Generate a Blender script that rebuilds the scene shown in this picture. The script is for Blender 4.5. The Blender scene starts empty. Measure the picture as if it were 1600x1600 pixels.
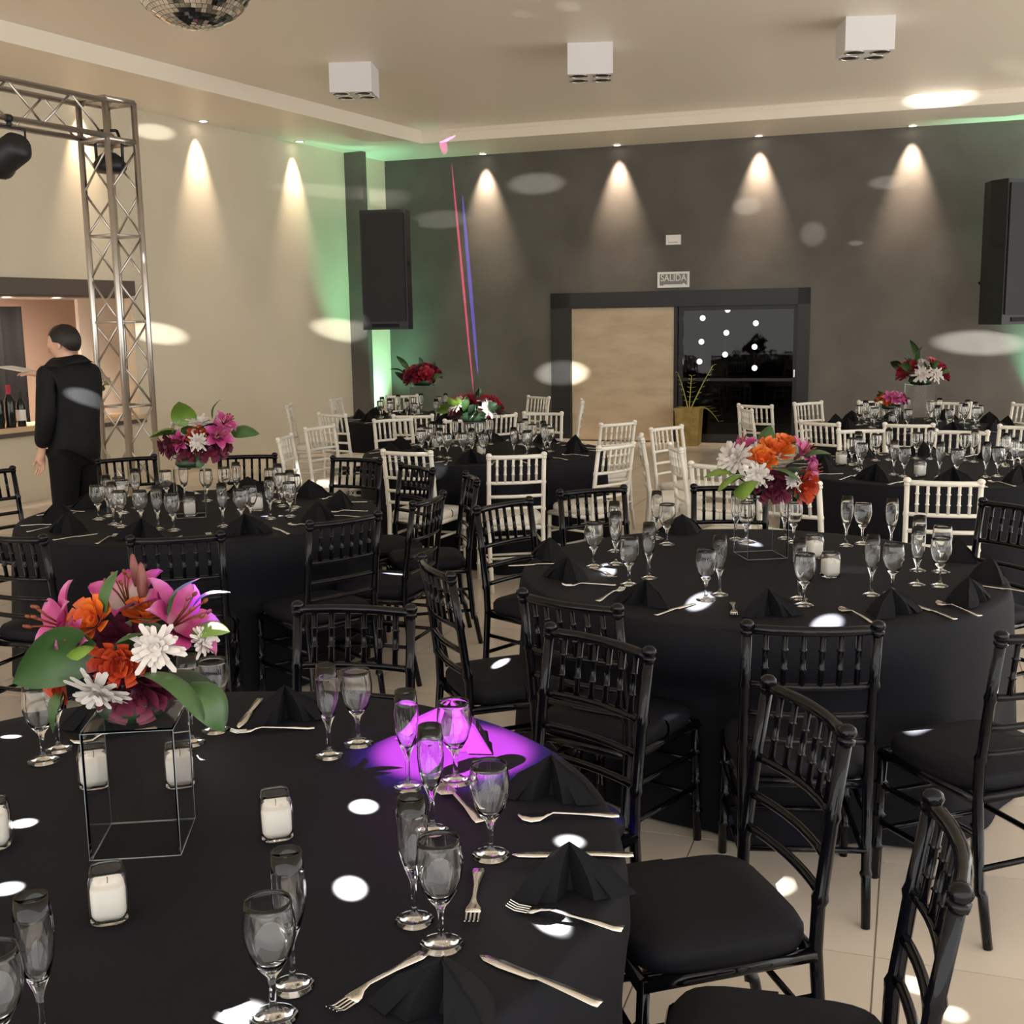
import bpy, math, random
from mathutils import Vector, Matrix, Quaternion
random.seed(7)
PI = math.pi
sc = bpy.context.scene
COL = sc.collection

# ------------------------------------------------------------------ camera
FPX, CAMH, HZ, ROLL = 1820.0, 1.74, 501.0, 0.016
TH = math.atan((800 - HZ) / FPX)
U0 = Vector((0, math.sin(TH), math.cos(TH))); FW = Vector((0, math.cos(TH), -math.sin(TH))); R0 = Vector((1, 0, 0))
CR = R0 * math.cos(ROLL) - U0 * math.sin(ROLL); CU = R0 * math.sin(ROLL) + U0 * math.cos(ROLL)
CP = Vector((0, 0, CAMH))
cam = bpy.data.objects.new('camera', bpy.data.cameras.new('camera')); COL.objects.link(cam)
cam.matrix_world = Matrix(((CR.x, CU.x, -FW.x, 0), (CR.y, CU.y, -FW.y, 0), (CR.z, CU.z, -FW.z, CAMH), (0, 0, 0, 1)))
cam.data.sensor_width = 36; cam.data.lens = FPX / 1600 * 36; cam.data.clip_start = .05; cam.data.clip_end = 200
sc.camera = cam

def ray(x, y): return FW + CR * ((x - 800) / FPX) + CU * ((800 - y) / FPX)
def at(x, y, z):                      # pixel -> point at height z
    d = ray(x, y); return CP + d * ((z - CAMH) / d.z)
def on_plane(x, y, p, n):
    d = ray(x, y); return CP + d * ((p - CP).dot(n) / d.dot(n))
def at_depth(x, y, Y):
    d = ray(x, y); return CP + d * (Y / d.y)

# ------------------------------------------------------------------ world and look
w = bpy.data.worlds.new('World'); sc.world = w; w.use_nodes = True
w.node_tree.nodes['Background'].inputs[0].default_value = (1.0, 0.99, 0.94, 1)
w.node_tree.nodes['Background'].inputs[1].default_value = 3.0  # added even fill for the hall, enters through its open rear and right
sc.view_settings.view_transform = 'Standard'; sc.view_settings.look = 'None'
sc.view_settings.gamma = 1; sc.view_settings.use_curve_mapping = False
sc.view_settings.exposure = 0.0
sc.cycles.max_bounces = 24; sc.cycles.transmission_bounces = 24; sc.cycles.transparent_max_bounces = 24

OFF = {}
def lamp(name, kind, loc, energy, color=(1, 1, 1), target=None, **kw):
    d = Vector(loc) - CP; wz = d.dot(FW)
    if wz <= 0 or abs(d.dot(CR) / wz * FPX) > 800 or abs(d.dot(CU) / wz * FPX) > 800: OFF[name] = OFF.get(name, 0) + 1; name += ('' if OFF[name] == 1 else '_%d' % OFF[name]) + '_offscreen'
    l = bpy.data.lights.new(name, kind); l.energy = energy; l.color = color
    for k, v in kw.items():
        if k != 'scale' and k != 'spin': setattr(l, k, v)
    o = bpy.data.objects.new(name, l); COL.objects.link(o); o.location = loc
    if target is not None:
        d = (Vector(target) - Vector(loc)).normalized()
        q = d.to_track_quat('-Z', 'Y')
        if 'spin' in kw: q = q @ Quaternion((0, 0, 1), kw['spin'])
        o.rotation_mode = 'QUATERNION'; o.rotation_quaternion = q
    if 'scale' in kw: o.scale = kw['scale']
    return o

# ------------------------------------------------------------------ materials
MATS = {}
def mat(name, col, rough=.5, metal=0., trans=0., ior=1.45, emit=None, estr=0., noise=None, bump=None, spec=None, sheen=0., coat=0.):
    if name in MATS: return MATS[name]
    m = bpy.data.materials.new(name); m.use_nodes = True
    nt = m.node_tree; b = nt.nodes['Principled BSDF']
    b.inputs['Base Color'].default_value = (*col, 1); b.inputs['Roughness'].default_value = rough
    b.inputs['Metallic'].default_value = metal; b.inputs['Transmission Weight'].default_value = trans
    b.inputs['IOR'].default_value = ior
    if spec is not None: b.inputs['Specular IOR Level'].default_value = spec
    if sheen: b.inputs['Sheen Weight'].default_value = sheen
    if coat: b.inputs['Coat Weight'].default_value = coat; b.inputs['Coat Roughness'].default_value = .05
    if emit: b.inputs['Emission Color'].default_value = (*emit, 1); b.inputs['Emission Strength'].default_value = estr
    if noise or bump:
        tc = nt.nodes.new('ShaderNodeTexCoord')
    if noise:                                   # (scale, colour2, stretch xyz, coord)
        s, c2, st, co = noise
        mp = nt.nodes.new('ShaderNodeMapping'); mp.inputs['Scale'].default_value = st
        n = nt.nodes.new('ShaderNodeTexNoise'); n.inputs['Scale'].default_value = s; n.inputs['Detail'].default_value = 6
        r = nt.nodes.new('ShaderNodeValToRGB'); r.color_ramp.elements[0].position = .35; r.color_ramp.elements[1].position = .68
        r.color_ramp.elements[0].color = (*col, 1); r.color_ramp.elements[1].color = (*c2, 1)
        nt.links.new(tc.outputs[co], mp.inputs[0]); nt.links.new(mp.outputs[0], n.inputs['Vector'])
        nt.links.new(n.outputs[0], r.inputs[0]); nt.links.new(r.outputs[0], b.inputs['Base Color'])
    if bump:
        s, st = bump
        n2 = nt.nodes.new('ShaderNodeTexNoise'); n2.inputs['Scale'].default_value = s; n2.inputs['Detail'].default_value = 4
        bp_ = nt.nodes.new('ShaderNodeBump'); bp_.inputs['Strength'].default_value = st; bp_.inputs['Distance'].default_value = .01
        nt.links.new(tc.outputs['Object'], n2.inputs['Vector']); nt.links.new(n2.outputs[0], bp_.inputs['Height']); nt.links.new(bp_.outputs[0], b.inputs['Normal'])
    MATS[name] = m
    return m
def ramp_mat(name, stops, axis='Y', rough=.5):   # petal colour along its own length
    m = bpy.data.materials.new(name); m.use_nodes = True; nt = m.node_tree; b = nt.nodes['Principled BSDF']
    tc = nt.nodes.new('ShaderNodeTexCoord'); sp = nt.nodes.new('ShaderNodeSeparateXYZ'); r = nt.nodes.new('ShaderNodeValToRGB')
    e = r.color_ramp.elements
    while len(e) < len(stops): e.new(.5)
    for i, (p, c) in enumerate(stops): e[i].position = p; e[i].color = (*c, 1)
    nt.links.new(tc.outputs['Generated'], sp.inputs[0]); nt.links.new(sp.outputs[axis], r.inputs[0]); nt.links.new(r.outputs[0], b.inputs['Base Color'])
    b.inputs['Roughness'].default_value = rough; MATS[name] = m
    return m

O = 'Object'
M_wall = mat('wall_beige', (.63, .56, .43), .75, noise=(1.2, (.67, .60, .47), (1, 1, 1), O), bump=(60, .05))
M_grey = mat('wall_grey', (.092, .083, .074), .7, noise=(1.6, (.125, .113, .101), (1, 1, 1), O), bump=(40, .08))
M_ceil = mat('ceiling_paint', (.84, .76, .65), .42)
M_tile = mat('floor_tile', (.60, .52, .44), .16, noise=(.9, (.66, .58, .50), (1, 1, 1), O))
M_grout = mat('grout', (.30, .25, .21), .8)
M_cloth = mat('black_cloth', (.0042, .0042, .0072), .75, noise=(3, (.0058, .0058, .0094), (1, 1, 1), O), bump=(350, .12), spec=.22)
M_napk = mat('black_napkin', (.0035, .0035, .005), .8, bump=(300, .15), spec=.22)
M_blk = mat('black_lacquer', (.003, .003, .005), .10, spec=.28)
M_cush = mat('black_cushion', (.005, .005, .0085), .7, bump=(260, .1), spec=.24)
M_wht = mat('white_lacquer', (.80, .76, .68), .28)
M_wcush = mat('white_cushion', (.78, .74, .67), .7)
M_glass = mat('clear_glass', (1, 1, 1), .0, trans=1, ior=1.40)
M_acryl = mat('clear_acrylic', (1, 1, 1), .0, trans=1, ior=1.12)
M_steel = mat('steel', (.85, .83, .80), .18, metal=1)
M_alu = mat('truss_aluminium', (.62, .58, .55), .32, metal=1)
M_wax = mat('candle_wax', (.86, .82, .76), .6)
M_blackpl = mat('black_plastic', (.010, .010, .012), .45)
M_grille = mat('speaker_grille', (.012, .012, .014), .6, bump=(500, .3))
M_blackpaint = mat('black_paint', (.008, .008, .008), .4)
M_dark = mat('night_dark', (.004, .004, .005), .8)
M_white = mat('white_paint', (.74, .72, .73), .45)
M_wood = mat('door_wood', (.50, .39, .27), .6, noise=(2.2, (.62, .50, .36), (1, 1, 3.2), O))
M_bulb = mat('bulb', (1, 1, 1), .3, emit=(1, .95, .88), estr=9)
M_lens = mat('downlight_lens', (1, 1, 1), .3, emit=(1, .88, .72), estr=14)
M_gold = mat('gold_planter', (.42, .30, .10), .4, metal=.5, noise=(9, (.25, .17, .05), (1, 1, 1), O))
M_leaf = mat('leaf_green', (.026, .068, .018), .35, noise=(12, (.06, .125, .038), (1, 1, 1), O))
M_leaf2 = mat('leaf_lime', (.15, .24, .035), .35, noise=(12, (.08, .15, .022), (1, 1, 1), O))
M_leafd = mat('leaf_dark', (.014, .032, .014), .4)
M_lily = ramp_mat('lily_pink', [(0, (.55, .34, .36)), (.3, (.36, .025, .13)), (.75, (.36, .03, .16)), (1, (.50, .16, .32))])
M_lily2 = ramp_mat('lily_white_pink', [(0, (.56, .50, .46)), (.4, (.54, .38, .39)), (.7, (.42, .05, .20)), (1, (.38, .035, .18))])
M_orange = mat('orange_petals', (.50, .055, .01), .5, noise=(30, (.62, .16, .015), (1, 1, 1), O))
M_redor = mat('red_orange_petals', (.30, .02, .008), .5, noise=(30, (.42, .05, .012), (1, 1, 1), O))
M_burg = mat('burgundy_petals', (.075, .008, .022), .55, noise=(30, (.14, .014, .04), (1, 1, 1), O))
M_red = mat('red_petals', (.42, .02, .04), .55, noise=(30, (.28, .015, .04), (1, 1, 1), O))
M_mum = mat('white_petals', (.50, .45, .42), .6)
M_stam = mat('stamen', (.16, .04, .01), .6)
M_bud = mat('lily_bud', (.17, .05, .04), .5)
M_skin = mat('skin', (.66, .38, .27), .5)
M_hair = mat('dark_hair', (.012, .008, .007), .5, bump=(120, .4))
M_jacket = mat('black_jacket', (.005, .005, .006), .65, spec=.25, bump=(20, .25))
M_brown = mat('bar_wood_dark', (.10, .075, .062), .5)
M_counter = mat('bar_wood_light', (.62, .45, .28), .35)
M_barwall = mat('bar_wall', (.62, .50, .44), .7)
M_barlight = mat('bar_white', (.85, .80, .75), .5)
M_bottle = mat('bottle_glass', (.008, .010, .008), .08)
M_redcap = mat('bottle_capsule', (.35, .02, .04), .35)
M_label = mat('paper', (.80, .77, .72), .7)
M_mirror = mat('mirror_tile', (.92, .93, .92), .10, metal=1)
M_signtxt = mat('sign_text', (.10, .13, .12), .5)
M_sign = mat('sign_face', (.62, .62, .60), .4)

# ------------------------------------------------------------------ mesh helpers
class MB:
    def __init__(s): s.v = []; s.f = []; s.sm = []
    def add(s, vs, fs, smooth=True, M=None):
        b = len(s.v)
        s.v += [(M @ Vector(v)) if M else Vector(v) for v in vs]
        for f in fs: s.f.append([i + b for i in f]); s.sm.append(smooth)
        return s
    def box(s, c, d, M=None):
        x, y, z = c; a, b, h = d[0] / 2, d[1] / 2, d[2] / 2
        vs = [(x + i * a, y + j * b, z + k * h) for i in (-1, 1) for j in (-1, 1) for k in (-1, 1)]
        return s.add(vs, [(0, 1, 3, 2), (4, 6, 7, 5), (0, 4, 5, 1), (2, 3, 7, 6), (0, 2, 6, 4), (1, 5, 7, 3)], False, M)
    def prism(s, poly, z0, z1):             # vertical prism on a plan polygon
        n = len(poly)
        a = sum(poly[i][0] * poly[(i + 1) % n][1] - poly[(i + 1) % n][0] * poly[i][1] for i in range(n))
        if a < 0: poly = poly[::-1]
        vs = [(p[0], p[1], z0) for p in poly] + [(p[0], p[1], z1) for p in poly]
        fs = [list(range(n))[::-1], list(range(n, 2 * n))] + [(i, (i + 1) % n, n + (i + 1) % n, n + i) for i in range(n)]
        return s.add(vs, fs, False)
    def tube(s, pts, r, n=8, cap=True, M=None):
        pts = [Vector(p) for p in pts]; m = len(pts)
        if not isinstance(r, (list, tuple)): r = [r] * m
        vs = []; fs = []; prev = None
        for i, p in enumerate(pts):
            t = (pts[min(i + 1, m - 1)] - pts[max(i - 1, 0)]).normalized()
            if prev is None:
                a = Vector((0, 0, 1)) if abs(t.z) < .9 else Vector((1, 0, 0)); u = t.cross(a).normalized()
            else:
                u = (prev - t * prev.dot(t)).normalized()
            prev = u; v = t.cross(u)
            for k in range(n):
                an = 2 * PI * k / n; vs.append(p + (u * math.cos(an) + v * math.sin(an)) * r[i])
        for i in range(m - 1):
            for k in range(n): fs.append((i * n + k, i * n + (k + 1) % n, (i + 1) * n + (k + 1) % n, (i + 1) * n + k))
        if cap: fs.append(list(range(n))[::-1]); fs.append(list(range((m - 1) * n, m * n)))
        return s.add(vs, fs, True, M)
    def lathe(s, prof, n=20, M=None):
        vs = []; fs = []; idx = []
        for (r, z) in prof:
            if r < 1e-6: idx.append([len(vs)] * n); vs.append((0, 0, z))
            else:
                idx.append(list(range(len(vs), len(vs) + n)))
                vs += [(r * math.cos(2 * PI * k / n), r * math.sin(2 * PI * k / n), z) for k in range(n)]
        for a, b in zip(idx, idx[1:]):
            for k in range(n):
                f = [a[k], a[(k + 1) % n], b[(k + 1) % n], b[k]]; g = []
                for q in f:
                    if q not in g: g.append(q)
                if len(g) > 2: fs.append(g)
        return s.add(vs, fs, True, M)
    def grid(s, fn, nu, nv, M=None, smooth=True):
        vs = [fn(i / nu, j / nv) for i in range(nu + 1) for j in range(nv + 1)]
        fs = [(i * (nv + 1) + j, (i + 1) * (nv + 1) + j, (i + 1) * (nv + 1) + j + 1, i * (nv + 1) + j + 1) for i in range(nu) for j in range(nv)]
        return s.add(vs, fs, smooth, M)
    def sphere(s, c, r, n=12, m=8, M=None):
        if not isinstance(r, (tuple, list)): r = (r, r, r)
        prof = [(math.sin(PI * i / m), -math.cos(PI * i / m)) for i in range(m + 1)]
        prof[0] = (0, -1); prof[-1] = (0, 1)
        T = Matrix.Translation(c) @ Matrix.Diagonal((*r, 1))
        return s.lathe(prof, n, (M @ T) if M else T)
    def mesh(s, name, m=None):
        me = bpy.data.meshes.new(name); me.from_pydata([tuple(v) for v in s.v], [], s.f)
        me.polygons.foreach_set('use_smooth', s.sm); me.update()
        if m: me.materials.append(m)
        return me

def obj(name, me, parent=None, loc=(0, 0, 0), rot=None, scale=None):
    if isinstance(me, tuple): me = me[0].mesh(name, me[1])
    o = bpy.data.objects.new(name, me); COL.objects.link(o)
    if parent: o.parent = parent
    o.location = loc
    if rot is not None:
        if isinstance(rot, Quaternion): o.rotation_mode = 'QUATERNION'; o.rotation_quaternion = rot
        else: o.rotation_euler = rot if isinstance(rot, (tuple, list)) else (0, 0, rot)
    if scale is not None: o.scale = scale if isinstance(scale, (tuple, list)) else (scale,) * 3
    return o
def tag(o, label, cat, group=None):
    o['label'] = label; o['category'] = cat
    if group: o['group'] = group
    return o
def thing(name, label, cat, loc=(0, 0, 0), rot=None, group=None, scale=None):
    return tag(obj(name, None, None, loc, rot, scale), label, cat, group)
def struct(name, mb, m, parent=None):
    o = obj(name, (mb, m), parent); o['kind'] = 'structure'; return o

# ------------------------------------------------------------------ the room
ZS, ZC = 4.10, 4.27                              # soffit underside, ceiling
b0, b1 = at(800, 239, ZS), at(1600, 187, ZS)
BU = Vector((b1.x - b0.x, b1.y - b0.y, 0)).normalized(); BN = Vector((BU.y, -BU.x, 0)); 
if BN.y > 0: BN = -BN                            # towards the room
BP = Vector((b0.x, b0.y, 0))
l0, l1 = at(0, 127, ZS), at(500, 231, ZS)
LU = Vector((l1.x - l0.x, l1.y - l0.y, 0)).normalized(); LN = Vector((LU.y, -LU.x, 0)); LP = Vector((l0.x, l0.y, 0))
# corner of left and back wall
d_ = BP - LP; den = LU.x * BU.y - LU.y * BU.x
CORNER = LP + LU * ((d_.x * BU.y - d_.y * BU.x) / den)
def back_s(px, py):
    p = on_plane(px, py, BP, BN); return (p - CORNER).dot(BU), p.z
def left_s(px, py):
    p = on_plane(px, py, LP, LN); return (p - CORNER).dot(LU), p.z
def BW(s, n, z=0): return CORNER + BU * s + BN * n + Vector((0, 0, z))
def LW(s, n, z=0): return CORNER + LU * s + LN * n + Vector((0, 0, z))
def slab(fr, s0, s1, n0, n1, z0, z1, mb=None):
    mb = mb or MB(); mb.prism([fr(s0, n0), fr(s1, n0), fr(s1, n1), fr(s0, n1)], z0, z1); return mb

# floor: grout bed and tiles laid along the back wall
fl = MB().prism([(-13, -2), (9.5, -2), (9.5, 21), (-13, 21)], -.12, -.004)
floor = struct('floor', fl, M_grout)
TS = .60; tl = []
for i in range(-40, 45):
    for j in range(0, 62):
        c = CORNER + BU * (i * TS) + BN * (j * TS + TS / 2)
        if not (-8 < c.x < 9 and -1.5 < c.y < 18.8): continue
        dd = c - CP; wz = dd.dot(FW)
        vis = wz > .3 and abs(dd.dot(CR) / wz) < .5 and abs(dd.dot(CU) / wz) < .52
        tl.append(((0 if vis else 1), dd.length, c))
tl.sort(key=lambda t: (t[0], t[1]))
tm = MB().box((0, 0, 0), (TS - .005, TS - .005, .012)).mesh('tile', M_tile)
ang_b = math.atan2(BU.y, BU.x)
rest = MB()
for k, (_, _, c) in enumerate(tl):
    if k < 300: obj('tile', tm, floor, (c.x, c.y, -.006), ang_b)
    else: rest.box((0, 0, 0), (TS - .005, TS - .005, .012), Matrix.Translation((c.x, c.y, -.006)) @ Matrix.Rotation(ang_b, 4, 'Z'))
r_ = obj('tile_field', (rest, M_tile), floor); r_['kind'] = 'stuff'

struct('ceiling', MB().prism([(-13, -2), (9.5, -2), (9.5, 21), (-13, 21)], ZC, ZC + .2), M_ceil)
SW = 1.35
struct('trim_1', slab(LW, -22, .9, 0, SW, ZS, ZC), M_ceil)
t2 = slab(BW, -.4, 14, -.1, SW, ZS + .001, ZC); struct('trim_2', t2, M_ceil)
struct('trim_3', slab(BW, SW, 14, SW - .015, SW + .015, ZC - .05, ZC - .02), M_ceil)

# back wall with the doorway
DS0, _ = back_s(862, 560); DS1, _ = back_s(1264, 560)
DZ = back_s(1060, 454)[1]
wb = MB()
slab(BW, -.3, DS0, 0, -.2, 0, ZS + .3, wb); slab(BW, DS1, 14, 0, -.2, 0, ZS + .3, wb); slab(BW, DS0, DS1, 0, -.2, DZ, ZS + .3, wb)
struct('wall_back', wb, M_grey)
struct('baseboard_back', slab(BW, .5, DS0 - .02, .0, .015, 0, .10, slab(BW, DS1 + .02, 14, 0, .015, 0, .1)), M_blackpaint)

# left wall with the bar hatch
HS1, hz1 = left_s(205, 452); HS0 = left_s(-160, 452)[0]
HZ1 = left_s(100, 461)[1]; HZ0 = left_s(165, 652)[1]
wl = MB()
slab(LW, HS1, 0.25, 0, -.2, 0, ZS + .3, wl); slab(LW, -22, HS0, 0, -.2, 0, ZS + .3, wl)
slab(LW, HS0, HS1, 0, -.2, 0, HZ0 - .1, wl); slab(LW, HS0, HS1, 0, -.2, HZ1, ZS + .3, wl)
struct('wall_left', wl, M_wall)
HTOP = left_s(100, 436)[1]
struct('trim_4', slab(LW, HS0 - .05, HS1 + .02, .0, .04, HZ1, HTOP, slab(LW, HS0, HS1, -.2, 0, HZ1 - .02, HZ1)), M_brown)
# pilaster in the corner
PLS = left_s(547, 500)[0]; PN = .05
def px_of(p): d = p - CP; return 800 + FPX * d.dot(CR) / d.dot(FW)
while px_of(LW(PLS, PN, 1.7)) < 574: PN += .01
struct('wall_pilaster', slab(LW, PLS, PLS + .10, .0, PN, 0, ZS), M_grey)
# room behind the hatch
br = MB()
slab(LW, HS0 - .6, HS1 + 1.9, -2.4, -2.5, 0, 2.7, br); slab(LW, HS1 + 1.8, HS1 + 1.9, -.2, -2.4, 0, 2.7, br); slab(LW, HS0 - .6, HS0 - .5, -.2, -2.4, 0, 2.7, br)
struct('wall_bar', br, M_barwall)
struct('ceiling_bar', slab(LW, HS0 - .6, HS1 + 1.9, -.2, -2.5, HZ1 + .02, HZ1 + .12), M_white)

# ------------------------------------------------------------------ lamps the hall has
WARM = (1.0, .78, .58)
dl_mesh_ring = MB().lathe([(.045, -.004), (.075, -.004), (.078, 0), (.075, .004), (.045, .004), (.045, -.004)], 20).mesh('trim_ring', M_white)
dl_mesh_lens = MB().lathe([(0, -.002), (.044, -.002), (.044, .003), (0, .003)], 16).mesh('lens', M_lens)
def downlight(p, label, group, tgt, energy, size=62):
    t = thing('recessed_downlight', label, 'downlight', (p.x, p.y, p.z - .006), None, group)
    obj('trim_ring', dl_mesh_ring, t); obj('lens', dl_mesh_lens, t)
    lamp('downlight_beam', 'SPOT', (p.x, p.y, p.z - .03), energy, WARM, tgt, spot_size=math.radians(size), spot_blend=1, shadow_soft_size=.03)
for px, py in ((-190, 66), (160, 147), (323, 188), (453, 222)):
    p = at(px, py, ZS); s = (p - CORNER).dot(LU); n = min(max((p - CORNER).dot(LN), .22), .32); p = LW(s, .13, ZS)
    downlight(p, 'small round lit downlight in the soffit above the beige wall', 'downlights over the beige wall', LW(s, -.03, ZS - 1.0), 190, 50)
for px, py in ((752, 239), (964, 226), (1185, 211), (1426, 194), (1660, 178)):
    p = at(px, py, ZS); s = (p - CORNER).dot(BU); p = BW(s, .13, ZS)
    downlight(p, 'small round lit downlight in the soffit above the grey wall', 'downlights over the grey wall', BW(s, -.03, ZS - 1.0), 480, 50)

GREEN = (.30, 1.0, .58)
lamp('green_uplight', 'SPOT', LW(PLS * .5, .42, .12), 270, GREEN, LW(PLS * .5, .0, 1.7), spot_size=math.radians(85), spot_blend=1, shadow_soft_size=.06)
lamp('green_uplight', 'SPOT', LW(PLS - .30, 1.0, .10), 420, GREEN, LW(PLS - .20, .0, 3.4), spot_size=math.radians(40), spot_blend=1, shadow_soft_size=.08)
gs = back_s(1640, 560)[0]
lamp('green_uplight', 'SPOT', BW(gs, .25, .2), 700, GREEN, BW(gs, .0, 1.9), spot_size=math.radians(58), spot_blend=1, shadow_soft_size=.05)

# square surface lights on the ceiling
bx_m = MB().box((0, 0, -.14), (.42, .42, .28)).mesh('housing', M_white)
cup = MB().lathe([(.085, -.283), (.09, -.281), (.09, -.278), (.07, -.279), (.065, -.281), (.085, -.283)], 18).mesh('reflector_ring', M_steel)
cup2 = MB().lathe([(0, -.2805), (.075, -.2805), (.075, -.279), (0, -.279)], 16).mesh('reflector', M_blackpl)
for px, py in ((553, 104), (922, 74), (1352, 34)):
    p = at(px, py, ZC)
    t = thing('surface_spotlight', 'white square surface mounted twin spotlight on the ceiling, switched off', 'spotlight', p, math.radians(-4), 'square ceiling spotlights')
    obj('housing', bx_m, t)
    for dx in (-.11, .11):
        for dy in (-.11, .11):
            r = obj('reflector', cup2, t, (dx, dy, -.0005)); obj('reflector_ring', cup, r)

# ------------------------------------------------------------------ door, glass, string lights
def wbox(mb, s0, s1, n0, n1, z0, z1): return slab(BW, s0, s1, n0, n1, z0, z1, mb)
PS0 = back_s(892, 560)[0]; PS1 = back_s(1052, 560)[0]; GZ = back_s(1060, 479)[1]
fr = MB(); wbox(fr, DS0, PS0, -.16, .03, 0, DZ); wbox(fr, DS0, DS1, -.16, .03, GZ, DZ); wbox(fr, DS1 - .16, DS1, -.16, .03, 0, DZ)
door1 = struct('door_1', fr, M_blackpaint)
d2 = struct('door_2', wbox(MB(), PS0 + .004, PS1, -.10, -.04, .01, GZ - .004), M_wood)
obj('edge_strip', (wbox(MB(), PS1, PS1 + .05, -.11, -.03, .01, GZ - .004), M_blackpaint), d2)
win = MB(); wbox(win, PS1 + .06, PS1 + .12, -.13, -.07, 0, GZ); wbox(win, DS1 - .22, DS1 - .165, -.13, -.07, 0, GZ); wbox(win, PS1 + .12, DS1 - .22, -.13, -.07, GZ - .06, GZ); wbox(win, PS1 + .12, DS1 - .22, -.13, -.07, 0, .12)
w1 = struct('window_1', win, M_blackpaint)
M_pane = mat('tinted_pane', (.25, .25, .26), .02, trans=1, ior=1.3)
obj('pane', (wbox(MB(), PS1 + .12, DS1 - .22, -.105, -.095, .12, GZ - .06), M_pane), w1)
obj('rail', (wbox(MB(), PS1 + .12, DS1 - .22, -.12, -.08, .86, .90), M_blackpaint), w1)
hb = MB(); wbox(hb, DS1 - .205, DS1 - .185, -.07, -.03, .92, 1.02); obj('handle', (hb, M_steel), w1)
pt = MB(); wbox(pt, DS0 - .5, DS1 + .5, -3.2, -3.3, 0, 3.2); wbox(pt, DS0 - .6, DS0 - .5, -.2, -3.3, 0, 3.2); wbox(pt, DS1 + .5, DS1 + .6, -.2, -3.3, 0, 3.2); wbox(pt, DS0 - .6, DS1 + .6, -.2, -3.3, 3.2, 3.3)
struct('wall_night_box', pt, M_dark)  # added black box, hides the world light and stands in for night
M_deck = mat('patio_boards', (.10, .055, .035), .6)
struct('floor_patio', wbox(MB(), DS0 - .5, DS1 + .5, -.2, -3.2, -.1, .0), M_deck)
bulb_m = MB().sphere((0, 0, 0), .04, 10, 8).mesh('bulb', M_bulb)
for pts in (((1099, 470), (1098, 497), (1096, 534), (1093, 565)), ((1138, 466), (1137, 484), (1135, 520), (1133, 554)), ((1182, 462), (1181, 505), (1179, 542), (1179, 575))):
    P = [on_plane(x, y, BP - BN * .7, BN) for x, y in pts]
    top = Vector((P[0].x, P[0].y, 3.2)); base = P[-1]
    t = thing('string_light', 'hanging strand of three small white bulbs behind the dark glass', 'string light', base, None, 'bulb strands behind the dark glass')
    obj('cord', (MB().tube([top - base] + [q - base for q in P], .006, 6), M_blackpl), t)
    for q in P[1:]: obj('bulb', bulb_m, t, q - base)
# planter
pp = at(1076, 695, 0); pp = pp
t = thing('planter_pot', 'tall square golden planter pot beside the wooden sliding door', 'planter', (pp.x, pp.y, 0), ang_b)
pw = .17; prof = MB()
prof.add([(s * a, u * b, z) for z, a, b in ((0, pw * .86, pw * .86), (.50, pw, pw), (.50, pw - .02, pw - .02), (.44, pw - .025, pw - .025)) for s, u in ((-1, -1), (1, -1), (1, 1), (-1, 1))],
         [(3, 2, 1, 0)] + [(r * 4 + k, r * 4 + (k + 1) % 4, (r + 1) * 4 + (k + 1) % 4, (r + 1) * 4 + k) for r in range(3) for k in range(4)] + [(12, 13, 14, 15)], False)
obj('pot', (prof, M_gold), t)
obj('rim', (MB().box((0, -pw, .5), (2 * pw + .02, .02, .03)).box((0, pw, .5), (2 * pw + .02, .02, .03)).box((pw, 0, .5), (.02, 2 * pw - .02, .03)).box((-pw, 0, .5), (.02, 2 * pw - .02, .03)), M_gold), t)
pl = thing('potted_palm', 'sparse young palm with arching yellow green fronds in the golden planter', 'plant', (pp.x, pp.y, .44), ang_b)
M_frond = mat('frond', (.30, .30, .07), .5)
def frond(a, reach, up, droop):
    mb = MB(); pts = []
    for i in range(9):
        q = i / 8; pts.append(Vector((math.cos(a) * reach * q, math.sin(a) * reach * q, up * q - droop * q * q)))
    mb.tube(pts, [.010 - .007 * i / 8 for i in range(9)], 6)
    for i in range(2, 9):
        for sd in (-1, 1):
            d = Vector((-math.sin(a) * sd * .6 + math.cos(a) * .8, math.cos(a) * sd * .6 + math.sin(a) * .8, .15)).normalized()
            p = pts[i]; L = .13 * (1 - abs(i - 5) / 9); wv = d.cross(Vector((0, 0, 1))).normalized() * .010
            mb.add([p, p + d * L * .5 + wv, p + d * L, p + d * L * .5 - wv], [(0, 1, 2, 3)])
    return mb
for a, r, u, d in ((.5, .34, .75, .10), (-.3, .45, .45, .55), (1.6, .22, .6, .1), (2.8, .18, .7, .15)):
    obj('frond', (frond(a, r, u, d), M_frond), pl)

# signs on the back wall
def text_mesh(txt, size):
    cu = bpy.data.curves.new('lettering', 'FONT'); cu.body = txt; cu.size = size; cu.align_x = 'CENTER'; cu.align_y = 'CENTER'; cu.extrude = .002
    o = bpy.data.objects.new('tmp', cu); COL.objects.link(o)
    bpy.context.view_layer.update()
    me = bpy.data.meshes.new_from_object(o.evaluated_get(bpy.context.evaluated_depsgraph_get())); bpy.data.objects.remove(o)
    return me
s0, z0 = back_s(1028, 450); s1, z1 = back_s(1078, 424); sm, zm = (s0 + s1) / 2, (z0 + z1) / 2; W, Hh = abs(s1 - s0), abs(z1 - z0)
ex = thing('exit_sign', 'grey exit sign with white border reading SALIDA above the doorway', 'sign', BW(sm, .016, zm), (PI / 2, 0, ang_b))
M_signf = mat('sign_grey', (.22, .22, .21), .4); M_signw = mat('sign_white', (.78, .77, .74), .4)
obj('panel', (MB().box((0, 0, 0), (W, Hh, .03)), M_signf), ex)
bd = MB(); e = .03
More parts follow.
